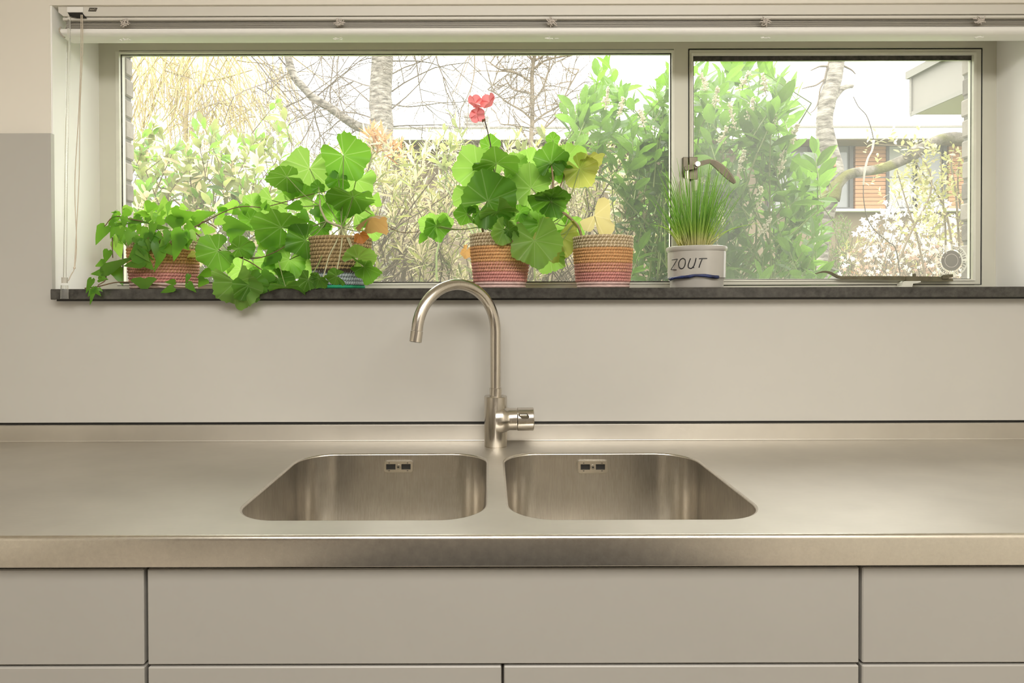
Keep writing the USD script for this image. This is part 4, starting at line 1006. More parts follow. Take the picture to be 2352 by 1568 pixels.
def flower(px, py, Y, r, seed, lean):
    r_ = np.random.default_rng(seed)
    fl = None
    P = at(px, py, Y)
    for j in range(5):
        a = j * 2 * math.pi / 5 + r_.uniform(-0.2, 0.2) + seed
        n = 10
        vs = [[0, 0, 0]]
        for t in np.linspace(-1, 1, n):
            rr = 1.0 - 0.22 * abs(t) ** 2.2
            ang = t * 0.72
            vs.append([rr * math.sin(ang), rr * math.cos(ang), 0.22 * math.cos(t * 1.3) - 0.12])
        for t in np.linspace(-1, 1, n):
            vs.append([0.5 * math.sin(t * 0.66), 0.5 * math.cos(t * 0.66), 0.08])
        fs = [[0, n + 1 + i, n + 2 + i] for i in range(n - 1)] + [q for i in range(n - 1) for q in ([n + 1 + i, 1 + i, 2 + i], [n + 1 + i, 2 + i, n + 2 + i])]
        v = np.array(vs) @ rotx(0.35).T @ rotz(a).T @ rotx(math.radians(lean[0])).T @ roty(math.radians(lean[1])).T
        part(g2, 'petal', trimesh.Trimesh(P + (v * r * Y / F) @ VIEW, fs, process=False), 'petal', smooth=True)
    part(g2, 'flower_stalk', tube(spline([hub, (hub + P) / 2 + [0.002, 0, 0.003], P], 3), 0.0008, 5), 'stem_green', smooth=True)


flower(1091, 238, 1.60, 22, 1, (-25, 20))
flower(1124, 235, 1.59, 22, 2, (-15, -35))
flower(1095, 261, 1.58, 21, 3, (42, 15))
for x, y in ((1104, 258), (1110, 262), (1113, 275), (1090, 268), (1098, 263), (1109, 277)):
    m_ = trimesh.creation.icosphere(1)
    part(g2, 'bud', trimesh.Trimesh(m_.vertices * [0.0026, 0.0026, 0.0042] + at(x, y, 1.585), m_.faces), 'bud', smooth=True)

# ------------------------------------------------------------------ geranium in the rightmost basket
g3 = thing('geranium_plant', 'geranium with bent brown stem and one yellowing leaf, in the rightmost coiled basket', 'potted plant')
Y3 = 1.60
basket(g3, 1385, 543, 660, 68, 59, Y3, WARM, 17)
main = [(1338, 556, 1.58), (1335, 541, 1.575), (1329, 522, 1.575), (1319, 510, 1.575), (1298, 491, 1.57), (1286, 486, 1.57), (1277, 472, 1.57), (1271, 446, 1.57), (1270, 414, 1.575), (1267, 375, 1.58)]
stem(g3, main, [0.0036, 0.0036, 0.0034, 0.0028, 0.0024], 'stem_brown')
S1, S2, S3, S4 = at(1270, 414, 1.575), at(1277, 472, 1.57), at(1298, 491, 1.57), at(1319, 510, 1.575)
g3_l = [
    (1265, 374, 1.575, 38, 92, 12, 0, 'geranium_leaf', None), (1299, 365, 1.61, 42, 25, 40, 0, 'geranium_leaf_lit', at(1296, 420, 1.60)), (1331, 388, 1.60, 40, -45, 12, 0, 'geranium_leaf_old', at(1300, 470, 1.60)),
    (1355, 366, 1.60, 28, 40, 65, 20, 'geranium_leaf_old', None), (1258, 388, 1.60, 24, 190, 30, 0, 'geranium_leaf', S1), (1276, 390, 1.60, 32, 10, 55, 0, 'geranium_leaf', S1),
    (1220, 432, 1.60, 48, 110, 18, 10, 'geranium_leaf_lit', at(1265, 460, 1.575)), (1262, 459, 1.555, 42, 175, 66, 5, 'geranium_leaf', S2), (1266, 462, 1.55, 40, 20, 40, 5, 'geranium_leaf', S2),
    (1228, 552, 1.505, 58, -80, 12, 0, 'geranium_leaf_lit', S3), (1282, 540, 1.60, 52, -95, 12, 0, 'geranium_leaf_old', S4), (1262, 585, 1.615, 40, -110, 12, 0, 'geranium_leaf_lit', S4),
    (1275, 512, 1.65, 34, 60, 15, 0, 'geranium_leaf_lit', S4), (1305, 525, 1.65, 34, -30, 15, 0, 'geranium_leaf_lit', S4), (1240, 515, 1.62, 34, 110, 10, 0, 'geranium_leaf_lit', S3),
    (1210, 520, 1.63, 30, 170, 20, 0, 'geranium_leaf_lit', None), (1270, 322, 1.70, 16, 90, 20, 0, 'geranium_leaf', at(1267, 375, 1.60)),
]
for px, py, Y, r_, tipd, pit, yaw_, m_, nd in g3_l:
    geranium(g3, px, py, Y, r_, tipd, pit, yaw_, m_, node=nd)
stem(g3, [(1297, 365, 1.61), (1296, 400, 1.60), (1288, 425, 1.60), (1280, 444, 1.59)], 0.0014, 'vine_brown', 'leaf_stalk')
stem(g3, [(1318, 420, 1.62), (1314, 450, 1.62), (1308, 490, 1.62), (1296, 530, 1.61), (1300, 555, 1.61)], 0.0013, 'stem_pale', 'leaf_stalk')


def lobed(plant, px, py, Y, lobes, m):
    """A three-lobed folded leaf; lobes: (tip x, tip y, width px, dY)."""
    for tx_, ty_, w_, dY in lobes:
        ivy(plant, (px, py), (tx_, ty_), w_, Y, m, 0, dY, fold=0.1, droop=0.05)


yl = at(1365.5, 495, 1.565)
vs, fs = [[0, 0, 0]], []
outl = [(0, 0), (2, 22), (8, 38), (22, 42), (34, 36), (38, 18), (36, -4), (38, -14), (46, -22), (44, -34), (36, -46), (26, -50), (12, -44), (6, -30), (2, -12), (-2, -30), (-10, -38), (-26, -34), (-34, -14), (-26, -8), (-14, -4)]
outl = np.array(outl, float)
zz = 0.12 * np.linalg.norm(outl, axis=1) * np.sin(np.arange(len(outl)) * 0.9)
pts3 = np.column_stack([outl, zz])
v_ = np.vstack([[[0, 0, -3.0]], pts3])
f_ = [[0, i, i % len(outl) + 1] for i in range(1, len(outl) + 1)]
f_ = [[0, i, (i % len(outl)) + 1] for i in range(1, len(outl) + 1)]
part(g3, 'leaf', trimesh.Trimesh(yl + (v_ * 1.565 / F) @ VIEW, f_, process=False), 'leaf_yellow', smooth=True, uv=v_[:, :2] * 0.01 + 0.5, label='yellowing lobed leaf')
stem(g3, [(1366, 497, 1.565), (1372, 520, 1.575), (1376, 548, 1.59)], 0.0012, 'stem_pale', 'leaf_stalk')

# ------------------------------------------------------------------ chives in the salt jar
ch = thing('chive_plant', 'chives growing in a white stoneware jar lettered ZOUT', 'potted plant')
Yz = 1.595
pc = at(1599.5, 660, Yz)
kz = Yz / F
zr, zb_ = AZ(568, Yz, 1600), AZ(640, Yz, 1600)
R1 = 63.5 * kz
jar = part(ch, 'jar', lathe([(0.0, ZS + 0.0005), (57 * kz, ZS + 0.0005), (58.5 * kz, ZS + 0.003), (58.5 * kz, zb_ - 0.006), (61 * kz, zb_), (63.5 * kz, zb_ + 0.002), (64 * kz, zr - 0.013), (66 * kz, zr - 0.011), (67.5 * kz, zr - 0.006), (67 * kz, zr - 0.001), (65 * kz, zr + 0.0005),
                              (62 * kz, zr - 0.001), (61 * kz, zr - 0.01), (59 * kz, ZS + 0.04)], pc[0], Yz, 72), 'ceramic', smooth=35)


def on_jar(px, py, R):
    Y = Yz - R
    for _ in range(8):
        P = at(px, py, Y)
        s = np.clip((P[0] - pc[0]) / R, -0.99, 0.99)
        Y = Yz - R * math.sqrt(1 - s * s)
    return at(px, py, Y)


CZ = lambda x, y: (1520 + x / 11.2, 540 + y / 11.2)
for strokes in ([[(255, 640), (330, 625), (405, 610)], [(405, 610), (320, 750), (235, 885)], [(235, 885), (310, 889), (380, 890)]],
                [[(560, 600), (605, 640), (603, 740), (560, 835), (490, 860), (442, 800), (440, 710), (480, 630), (540, 597), (565, 602)]],
                [[(742, 595), (705, 690), (682, 770), (692, 830), (760, 852), (825, 790), (860, 690), (885, 585)], [(800, 820), (830, 838)]],
                [[(960, 605), (1060, 600), (1165, 600)], [(1040, 610), (995, 720), (955, 835)]]):
    part(jar, 'letter', cat_m([tube(spline([on_jar(*CZ(*p), R1 + 0.0004) for p in st_], 4), 0.0013 if len(strokes) != 3 else 0.0008, 6) for st_ in strokes]), 'ink_black', smooth=True)
band = [(215, 1125), (260, 1120), (330, 1100), (480, 1082), (640, 1072), (760, 1052), (860, 1034), (1000, 1034), (1120, 1038), (1230, 1056), (1340, 1072), (1450, 1074)]
bp = np.array([on_jar(*CZ(*p), R1 + 0.0001) for p in spline([np.array([*p, 0]) for p in band], 3)[:, :2]])
part(jar, 'blue_stripe', tube(bp, [0.0052, 0.0030, 0.0042, 0.0044, 0.0036, 0.0044, 0.0046, 0.0046], 6), 'ink_blue', smooth=True)
part(jar, 'soil', lathe([(0.0, zr - 0.008), (61.5 * kz, zr - 0.010)], pc[0], Yz, 40), 'soil')
r_ = np.random.default_rng(5)
blades = []
for i in range(210):
    a, q = r_.uniform(0, 6.283), math.sqrt(r_.uniform(0, 1)) * 0.034
    b = np.array([pc[0] + q * math.cos(a) - 0.004, Yz + q * math.sin(a), zr - 0.009])
    L_ = r_.uniform(0.085, 0.205) * (1.15 if abs(q * math.cos(a)) < 0.02 else 0.85)
    sp_ = (q / 0.034) * r_.uniform(0.1, 0.62) + r_.normal(0, 0.08)
    d = np.array([math.cos(a) * sp_ + 0.03, math.sin(a) * sp_ * 0.5, 1.0]); d /= np.linalg.norm(d)
    bend = np.array([math.cos(a) * 0.03, math.sin(a) * 0.015, -0.008]) * r_.uniform(0, 1.0)
    pts = np.array([b + d * L_ * t + bend * t * t for t in (0, 0.3, 0.6, 0.85, 1)])
    pts[:, 1] = np.minimum(pts[:, 1], YF - 0.012)
    blades.append(tube(pts, [0.0014, 0.0013, 0.0011, 0.0008, 0.0002], 4, cap=False))
for pts in ([(1565, 560), (1555, 480), (1536, 410), (1520, 368)], [(1560, 560), (1545, 480), (1522, 420), (1509, 386)], [(1575, 560), (1568, 470), (1561, 400), (1554, 362)], [(1600, 560), (1593, 470), (1592, 400), (1593, 370)], [(1625, 560), (1650, 480), (1680, 440), (1691, 428)],
            [(1630, 560), (1655, 500), (1672, 450), (1675, 430)], [(1560, 556), (1540, 530), (1515, 519), (1498, 517)], [(1630, 556), (1660, 535), (1700, 520), (1745, 512)], [(1605, 560), (1605, 480), (1607, 430), (1608, 392)]):
    blades.append(tube(spline([at(x, y, Yz - 0.02) for x, y in pts], 4), [0.0014, 0.0012, 0.0003], 4, cap=False))
part(ch, 'chives', cat_m(blades), 'chive', smooth=True, kind='stuff')

# ------------------------------------------------------------------ the garden: ground, house, roof edge
solo('ground', bx(-40, YO + 0.05, ZS - 0.75, 40, 60, ZS - 0.65), 'turf', kind='structure')

YH = 16.0
ho = thing('flat_roof_house', 'long flat-roofed house with white fascia and orange board panels across the garden', 'house')
zf0, zf1, zf2, zw0 = AZ(293, YH - 0.7, 2000), AZ(318, YH - 0.7, 2000), AZ(336, YH, 2000), AZ(481, YH, 2000)
xh0, xh1 = AX(880, YH, 320), AX(2600, YH, 320)
part(ho, 'roof', bx(xh0 - 0.3, YH - 0.7, zf1, xh1, YH + 8, zf0), 'render_white')
part(ho, 'roof_edge', bx(xh0 - 0.33, YH - 0.73, zf0, xh1, YH + 8, zf0 + 0.04), 'fascia_beige')
part(ho, 'soffit', bx(xh0 - 0.25, YH - 0.66, zf1 - 0.025, xh1, YH, zf1 - 0.001), 'brown_strip')
part(ho, 'wall', bx(xh0, YH + 0.06, ZS - 0.7, xh1, YH + 8, zf1 - 0.03), 'brown_strip')
part(ho, 'lintel', bx(AX(1750, YH), YH - 0.04, zf2, xh1, YH + 0.05, zf1 - 0.03), 'dark_frame')
for a, b in ((1963, 2033), (2177, 2260)):
    n = 16
    z0, z1 = AZ(481, YH, a), AZ(336.5, YH, a)
    for i in range(n):
        q0, q1 = z0 + (z1 - z0) * i / n, z0 + (z1 - z0) * (i + 1) / n
        part(ho, 'board', bx(AX(a, YH, 400), YH - 0.03 - rng.uniform(0, 0.006), q0 + 0.012, AX(b, YH, 400), YH + 0.05, q1), 'cedar' if rng.random() < 0.5 else 'cedar_pale')
for x0_, x1_, kind_ in ((1770, 1857, 'house_glass'), (1864, 1951, 'house_glass'), (2041, 2099, 'house_curtain'), (2106, 2166, 'house_glass')):
    f_ = part(ho, 'window_frame', frame_px(x0_ - 5, 329, x1_ + 9, 480, 6, 4, 8, 4, YH - 0.06, YH + 0.04), 'dark_frame')
    part(f_, 'pane', box_px(x0_ + 1, 333, x1_ + 1, 476, YH + 0.0, YH + 0.02), 'house_glass')
    if kind_ == 'house_curtain':
        part(f_, 'curtain', box_px(x0_ + 2, 334, x1_, 475, YH - 0.005, YH - 0.001), kind_)
part(ho, 'rail', bx(AX(1870, YH - 0.4, 407), YH - 0.42, AZ(408.5, YH - 0.4, 1990), AX(2110, YH - 0.4, 407), YH - 0.38, AZ(406.2, YH - 0.4, 1990)), 'dark_frame')
part(ho, 'sill_band', bx(AX(1760, YH), YH - 0.15, AZ(486, YH, 2000), xh1, YH + 0.05, zw0), 'render_white')
part(ho, 'lamp', box_px(1983, 327, 1990, 333, YH - 0.1, YH - 0.03), 'render_white')
vb_ = part(ho, 'roof_vent', box_px(1065, 259, 1124, 296, YH + 1.0, YH + 1.8), 'box_grey', label='white louvred vent box on the roof')
for y in (266, 274, 282):
    part(vb_, 'louvre', box_px(1068, y, 1121, y + 4.2, YH + 0.985, YH + 0.999), 'trim_grey')

ov = thing('roof_overhang', 'beige boxed roof overhang jutting in at the top right', 'roof')
YV = 5.4
ax, ay = AX(2093, YV, 220), YV
zb0, zb1 = AZ(262, YV, 2093), AZ(172, YV, 2093)
part(ov, 'roof_box', bx(ax, 2.6, zb0, ax + 2.5, YV, zb1), 'fascia_beige')
part(ov, 'roof_trim', cat_m([bx(ax - 0.03, 2.55, zb1 - 0.03, ax + 2.5, YV + 0.03, zb1 + 0.035), bx(ax - 0.012, 2.6, zb0 - 0.02, ax, YV, zb0 + 0.015), bx(ax - 0.014, YV - 0.02, zb0, ax, YV + 0.004, zb1)]), 'trim_grey')
part(ov, 'soffit', bx(ax + 0.02, 2.62, zb0 - 0.012, ax + 2.5, YV - 0.02, zb0 - 0.001), 'soffit_beige')
part(ov, 'post', bx(ax + 2.3, YV - 0.2, ZS - 0.7, ax + 2.45, YV - 0.05, zb0 - 0.012), 'fascia_beige')

gb = thing('garden_box', 'pale grey lidded box standing low behind the casement stay', 'garden box')
part(gb, 'body', box_px(1880, 618, 1926, 700, 5.2, 5.7), 'box_grey')
bv = np.array([at(1872, 604, 5.15), at(1876, 602, 5.15), at(1938, 622, 5.15), at(1936, 626, 5.15)])
part(gb, 'lid', (np.vstack([bv, bv + [0, 0.6, 0]]), np.array([[0, 2, 1], [0, 3, 2], [4, 5, 6], [4, 6, 7], [0, 1, 5], [0, 5, 4], [1, 2, 6], [1, 6, 5], [2, 3, 7], [2, 7, 6], [3, 0, 4], [3, 4, 7]])), 'trim_grey')


# ------------------------------------------------------------------ foliage
def blade(rows, fold=0.12, arch=0.15):
    """A simple leaf from the origin to (0, 1): rows of (t, half width)."""
    v, f = [], []
    for t, w_ in rows:
        v += [[-w_, t, fold * w_ * 2 - arch * t * t], [0, t, -arch * t * t], [w_, t, fold * w_ * 2 - arch * t * t]]
    for i in range(len(rows) - 1):
        a = i * 3
        f += [[a, a + 1, a + 4], [a, a + 4, a + 3], [a + 1, a + 2, a + 5], [a + 1, a + 5, a + 4]]
    return np.array(v), np.array(f)


OVAL = blade([(0, 0.015), (0.2, 0.15), (0.5, 0.225), (0.8, 0.155), (1, 0.005)])
NARROW = blade([(0, 0.01), (0.35, 0.09), (0.75, 0.07), (1, 0.004)])
ROUND5 = None


def place(tmpl, P, D, N, L_, Wd=1.0):
    """Copies a leaf template to points P, along D, facing N, lengths L_; returns (k, n, 3) vertices."""
    D = D / np.linalg.norm(D, axis=1, keepdims=True)
    N = N - D * (N * D).sum(1, keepdims=True)
    N /= np.maximum(np.linalg.norm(N, axis=1, keepdims=True), 1e-9)
    X = np.cross(D, N)
    v = tmpl[0]
    L_ = np.asarray(L_)[:, None, None]
    return P[:, None, :] + L_ * (v[None, :, :1] * np.asarray(Wd).reshape(-1, 1, 1) * X[:, None, :] + v[None, :, 1:2] * D[:, None, :] + v[None, :, 2:] * N[:, None, :])


def cloud(th, tmpl, P, D, N, L_, mats, top=300, name='leaf', rest='foliage', share=None, r_=None):
    """Leaves of a thing: the largest ones in the picture as parts, the rest as one part of kind stuff per colour."""
    V = place(tmpl, P, D, N, L_)
    k = len(P)
    mi = r_.choice(len(mats), k, p=share) if len(mats) > 1 else np.zeros(k, int)
    rel = P - EYE
    px = CX + F * (rel @ rt) / (rel @ fw)
    py = CY - F * (rel @ up) / (rel @ fw)
    size = L_ / P[:, 1] * np.where((px > 270) & (px < 2240) & (py > 110) & (py < 660), 1, 0.01)
    order = np.argsort(-size)
    big, small = order[:top], order[top:]
    for i in big:
        part(th, name, trimesh.Trimesh(V[i], tmpl[1], process=False), mats[mi[i]])
    for m_ in range(len(mats)):
        s = small[mi[small] == m_]
        if len(s):
            n = len(tmpl[0])
            fs = (tmpl[1][None] + (np.arange(len(s)) * n)[:, None, None]).reshape(-1, 3)
            part(th, rest, (V[s].reshape(-1, 3), fs), mats[m_], kind='stuff')


def inside(poly_pts, n, r_, ya, yb, weight=None):
    pg = Polygon(poly_pts)
    x0_, y0_, x1_, y1_ = pg.bounds
    out = []
    while len(out) < n:
        q = np.column_stack([r_.uniform(x0_, x1_, 4 * n), r_.uniform(y0_, y1_, 4 * n)])
        q = q[shapely.contains_xy(pg, q[:, 0], q[:, 1])]
        out += list(q)
    out = np.array(out[:n])
    return np.array([at(x, y, Y) for (x, y), Y in zip(out, r_.uniform(ya, yb, n))]), out


def unit(v): return v / np.maximum(np.linalg.norm(v, axis=-1, keepdims=True), 1e-9)


def shoots(r_, P, per, length, leaf, upness=1.0, spread=0.9, out=None):
    """Leaves spiralling along shoots that end near the points P. Returns P, D, N, L of the leaves and the shoots' lines."""
    ps, ds, ns, ls, lines = [], [], [], [], []
    for p in P:
        ax = unit(np.array([r_.normal(0, 0.45), r_.normal(-0.1, 0.35), upness]) + (0 if out is None else out))
        a = unit(np.cross(ax, [0.3, 0.9, 0.1])); b = np.cross(ax, a)
        m_ = max(3, int(per + r_.integers(-1, 2)))
        ph = r_.uniform(0, 6.28)
        lines.append((p - ax * length * 1.3, p))
        for i in range(m_):
            t = i / (m_ - 1)
            ang = ph + i * 2.4
            rad = math.cos(ang) * a + math.sin(ang) * b
            d = unit(rad * spread * (1.1 - 0.75 * t) + ax * (0.35 + 0.8 * t) + [0, 0, -0.12])
            ps.append(p - ax * length * (1 - t)); ds.append(d)
            ns.append(unit(ax * 0.9 - rad * 0.4 + r_.normal(0, 0.25, 3)))
            ls.append(leaf * r_.uniform(0.7, 1.15) * (1 - 0.25 * t * t))
    return np.array(ps), np.array(ds), np.array(ns), np.array(ls), lines


def stems(th, lines, roots, r_, mat_, rad=0.004, frac=0.5, name='branch'):
    ms = []
    for a, b in lines:
        ms.append(tube([a, (a + b) / 2, b], [rad * 0.7, rad * 0.35], 4, cap=False))
        if r_.random() < frac:
            q = roots[r_.integers(len(roots))]
            mid = (a + q) / 2 + r_.normal(0, 0.08, 3) * [1, 0.5, 0.3]
            ms.append(tube(spline([q, mid, a], 4), [rad * 1.6, rad * 0.7], 4, cap=False))
    part(th, name, cat_m(ms), mat_, kind='stuff', label='thin branches')


# cherry laurel behind the mullion
r_ = np.random.default_rng(21)
lau = thing('cherry_laurel', 'tall glossy green cherry laurel with white flower spikes behind the mullion', 'shrub')
pts = []
for pg, n, ya, yb in (([(1300, 262), (1325, 235), (1350, 170), (1378, 128), (1415, 132), (1440, 200), (1462, 250), (1500, 300), (1560, 250), (1560, 420), (1440, 420), (1345, 330)], 60, 2.5, 3.1),
                      ([(1492, 160), (1530, 150), (1560, 150), (1560, 300), (1515, 290), (1496, 210)], 9, 2.5, 2.9),
                      ([(1420, 420), (1560, 400), (1560, 640), (1450, 640)], 34, 2.7, 3.3),
                      ([(1590, 150), (1690, 130), (1790, 140), (1835, 220), (1815, 300), (1885, 350), (1880, 470), (1895, 560), (1850, 640), (1600, 650)], 165, 2.3, 3.1)):
    pts.append(inside(pg, n, r_, ya, yb)[0])
pts = np.vstack(pts)
P_, D_, N_, L_, lines = shoots(r_, pts, 7, 0.15, 0.112, 0.9, 0.9)
cloud(lau, OVAL, P_, D_, N_, L_, ['laurel_leaf'], r_=r_)
roots = [at(1640, 760, 2.9), at(1500, 760, 3.1), at(1780, 760, 2.9)]
stems(lau, lines, roots, r_, 'stem_green', 0.004, 0.35)
stem(lau, [(1470, 520, 3.2), (1495, 580, 3.2), (1510, 640, 3.2), (1515, 760, 3.2)], [0.008, 0.012], 'twig_brown', 'trunk')
ico = trimesh.creation.icosphere(0)
for x, y, tx_, ty_ in ((1690, 300, 1675, 235), (1695, 400, 1710, 345), (1720, 275, 1730, 225), (1640, 250, 1650, 200), (1760, 220, 1752, 170), (1735, 480, 1750, 430), (1790, 400, 1800, 345), (1700, 200, 1722, 165), (1770, 310, 1780, 262), (1655, 330, 1668, 290),
                       (1420, 270, 1432, 225), (1480, 290, 1470, 250), (1390, 250, 1396, 205), (1820, 330, 1832, 285), (1610, 420, 1622, 375), (1745, 540, 1770, 500), (1660, 520, 1650, 470), (1625, 210, 1612, 170), (1802, 230, 1812, 190)):
    a, b = at(x, y, 2.35), at(tx_, ty_, 2.33)
    L0 = np.linalg.norm(b - a)
    ms = [tube([a, b], [0.002, 0.001], 4)]
    for i in range(64):
        t = r_.uniform(0.12, 1.0)
        q = a + (b - a) * t + r_.normal(0, 1, 3) * 0.0075 * (1.1 - 0.6 * t)
        ms.append((ico.vertices * r_.uniform(0.0026, 0.0046) + q, ico.faces))
    part(lau, 'flower_spike', cat_m(ms), 'spike_cream')

# hedge on the left
r_ = np.random.default_rng(22)
he = thing('mixed_hedge', 'leafy pale green hedge behind the ivy, left third of the window', 'hedge')
pts = inside([(312, 330), (345, 262), (372, 300), (400, 250), (425, 235), (450, 290), (490, 285), (530, 305), (560, 285), (600, 262), (640, 228), (672, 265), (668, 330), (690, 380), (700, 640), (305, 640), (300, 400)], 250, r_, 3.2, 4.4)[0]
P_, D_, N_, L_, lines = shoots(r_, pts, 10, 0.17, 0.095, 1.0, 0.8)
cloud(he, OVAL, P_, D_, N_, L_, ['hedge_leaf', 'cream_leaf', 'laurel_leaf'], share=[0.5, 0.3, 0.2], r_=r_)
stems(he, lines, [at(x, 760, 3.8) for x in (330, 450, 560, 650)], r_, 'twig_tan', 0.004, 0.4)

# cream-leaved pieris across the middle
r_ = np.random.default_rng(23)
def pieris(label, poly, n, ya, yb, mats, share, roots_px, leaf=0.085):
    th = thing('pieris_shrub', label, 'shrub')
    pts = inside(poly, n, r_, ya, yb)[0]
    P_, D_, N_, L_, lines = shoots(r_, pts, 11, 0.09, leaf, 1.0, 0.95)
    cloud(th, NARROW, P_, D_, N_, L_, mats, share=share, r_=r_)
    stems(th, lines, [at(x, 760, (ya + yb) / 2) for x in roots_px], r_, 'twig_tan', 0.0035, 0.4)
    return th
pi1 = pieris('cream and pale green pieris with orange tips between the two tallest geraniums', [(690, 400), (760, 330), (830, 300), (870, 300), (920, 330), (960, 330), (1010, 280), (1045, 255), (1065, 300), (1060, 640), (690, 640)], 300, 2.9, 4.2, ['cream_leaf', 'olive_leaf', 'hedge_leaf', 'lime_leaf'], [0.42, 0.22, 0.22, 0.14], (760, 860, 960))
stem(pi1, [(900, 520, 3.4), (905, 560, 3.4), (930, 590, 3.4), (925, 650, 3.4), (920, 740, 3.4)], [0.01, 0.016], 'twig_tan', 'trunk')
pi2 = pieris('cream and green pieris rising behind the red-flowered geranium, under the laurel', [(1065, 330), (1120, 300), (1160, 320), (1200, 300), (1260, 330), (1300, 310), (1345, 320), (1410, 330), (1500, 360), (1545, 400), (1530, 560), (1450, 600), (1440, 640), (1065, 640)], 310, 2.9, 4.2, ['cream_leaf', 'olive_leaf', 'hedge_leaf'], [0.5, 0.25, 0.25], (1120, 1250, 1380))
pts = inside([(835, 290), (860, 275), (885, 300), (915, 330), (930, 345), (900, 350), (850, 320)], 16, r_, 2.8, 3.0)[0]
P_, D_, N_, L_, lines = shoots(r_, pts, 9, 0.06, 0.075, 1.0, 0.9)
cloud(pi1, NARROW, P_, D_, N_, L_, ['orange_leaf', 'cream_leaf'], top=60, share=[0.7, 0.3], name='orange_tip', rest='orange_foliage', r_=r_)
# broad laurel seedlings in front of it
sl = thing('laurel_sprig', 'upright sprig of broad green leaves just outside, left of the red flower', 'shrub')
pts = np.array([at(1042, 270, 2.7), at(1035, 330, 2.7), at(1020, 300, 2.75), at(1190, 320, 2.6), at(1250, 310, 2.6), at(1200, 350, 2.6), at(1000, 360, 2.8)])
P_, D_, N_, L_, lines = shoots(r_, pts, 7, 0.14, 0.075, 1.0, 0.8)
cloud(sl, OVAL, P_, D_, N_, L_, ['hedge_leaf'], r_=r_)
stems(sl, lines, [at(1030, 760, 2.75), at(1210, 760, 2.65)], r_, 'stem_green', 0.004, 1.0)

# white-flowered shrub on the right
r_ = np.random.default_rng(24)
ws = thing('blossom_shrub', 'shrub covered in white blossom in front of the far house', 'shrub')
pts = inside([(1955, 540), (1990, 500), (2030, 470), (2050, 430), (2100, 425), (2150, 450), (2200, 480), (2207, 600), (2100, 590), (2000, 590)], 330, r_, 5.0, 6.0)[0]
PETALS = (np.vstack([[[0, 0, 0]]] + [[[math.sin(a) * r0_ * 0.5, 0.5 + math.cos(a) * r0_ * 0.5, 0.16 * (k_ % 2)]] for k_, (a, r0_) in enumerate([(i * math.pi / 5, 1.0 if i % 2 == 0 else 0.5) for i in range(10)])]), np.array([[0, i, i % 10 + 1] for i in range(1, 11)]))
PETALS[0][0] = [0, 0.5, -0.05]
k_ = len(pts)
cloud(ws, PETALS, pts, unit(r_.normal(0, 1, (k_, 3)) + [0, 0, 0.6]), unit(np.array([0, -1.0, 0.35]) + r_.normal(0, 0.4, (k_, 3))), r_.uniform(0.045, 0.075, k_), ['white_petal'], name='blossom', rest='far_blossom', r_=r_)
pts2 = inside([(1930, 600), (1990, 560), (2207, 560), (2207, 645), (1930, 645)], 420, r_, 4.8, 6.0)[0]
k_ = len(pts2)
cloud(ws, PETALS, pts2, unit(r_.normal(0, 1, (k_, 3))), unit(np.array([0, -1.0, 0.2]) + r_.normal(0, 0.5, (k_, 3))), r_.uniform(0.03, 0.05, k_), ['pink_petal', 'white_petal'], top=0, share=[0.55, 0.45], rest='low_blossom', r_=r_)
lines = []
for i in range(130):
    q = inside([(1900, 660), (2207, 660), (2207, 470), (2050, 440), (1960, 540)], 1, r_, 5.0, 6.0)[0][0]
    lines.append((q - np.array([r_.normal(0, 0.15), 0, 0.35]), q))
stems(ws, lines, [at(x, 760, 5.5) for x in (1960, 2050, 2140, 2200)], r_, 'twig_brown', 0.0045, 0.5)
pts = inside([(1890, 640), (1920, 560), (2000, 520), (2207, 500), (2207, 640)], 90, r_, 5.2, 6.2)[0]
P_, D_, N_, L_, lines = shoots(r_, pts, 9, 0.16, 0.06, 1.0, 0.9)
cloud(ws, NARROW, P_, D_, N_, L_, ['olive_leaf', 'cream_leaf', 'orange_leaf'], top=0, share=[0.5, 0.35, 0.15], r_=r_)

ys = thing('lime_shrub', 'tall thin shrub of young yellow-green leaves at the right brick jamb', 'shrub')
lines, pts = [], []
for pl in ([(2010, 740), (2080, 560), (2140, 430), (2100, 345), (2020, 332)], [(2200, 700), (2180, 520), (2150, 440), (2120, 400), (2090, 350)], [(2205, 600), (2196, 450), (2185, 380), (2192, 335)], [(2160, 740), (2172, 560), (2165, 440), (2160, 350)], [(2140, 720), (2110, 560), (2080, 460), (2060, 390)], [(2206, 480), (2200, 420), (2205, 350)]):
    c_ = spline([at(x, y, 4.6 + 0.15 * r_.random()) for x, y in pl], 6)
    part(ys, 'branch', tube(c_, [0.009, 0.003], 5), 'twig_tan')
    pts += list(c_[8:])
pts = np.array(pts) + r_.normal(0, 0.05, (len(pts), 3))
P_, D_, N_, L_, lines = shoots(r_, np.vstack([pts, pts + r_.normal(0, 0.07, pts.shape)]), 7, 0.1, 0.05, 1.0, 0.9)
cloud(ys, OVAL, P_, D_, N_, L_, ['lime_leaf', 'cream_leaf'], share=[0.75, 0.25], r_=r_)

gs = thing('green_shrub', 'small dense dark green shrub at the foot of the leaning birch', 'shrub')
pts = inside([(1900, 620), (1902, 520), (1925, 490), (1950, 500), (1962, 560), (1950, 640)], 90, r_, 5.6, 6.4)[0]
P_, D_, N_, L_, lines = shoots(r_, pts, 9, 0.1, 0.055, 1.0, 0.9)
cloud(gs, NARROW, P_, D_, N_, L_, ['shrub_leaf'], r_=r_)
stems(gs, lines, [at(1930, 760, 6.0)], r_, 'twig_brown', 0.004, 0.4)


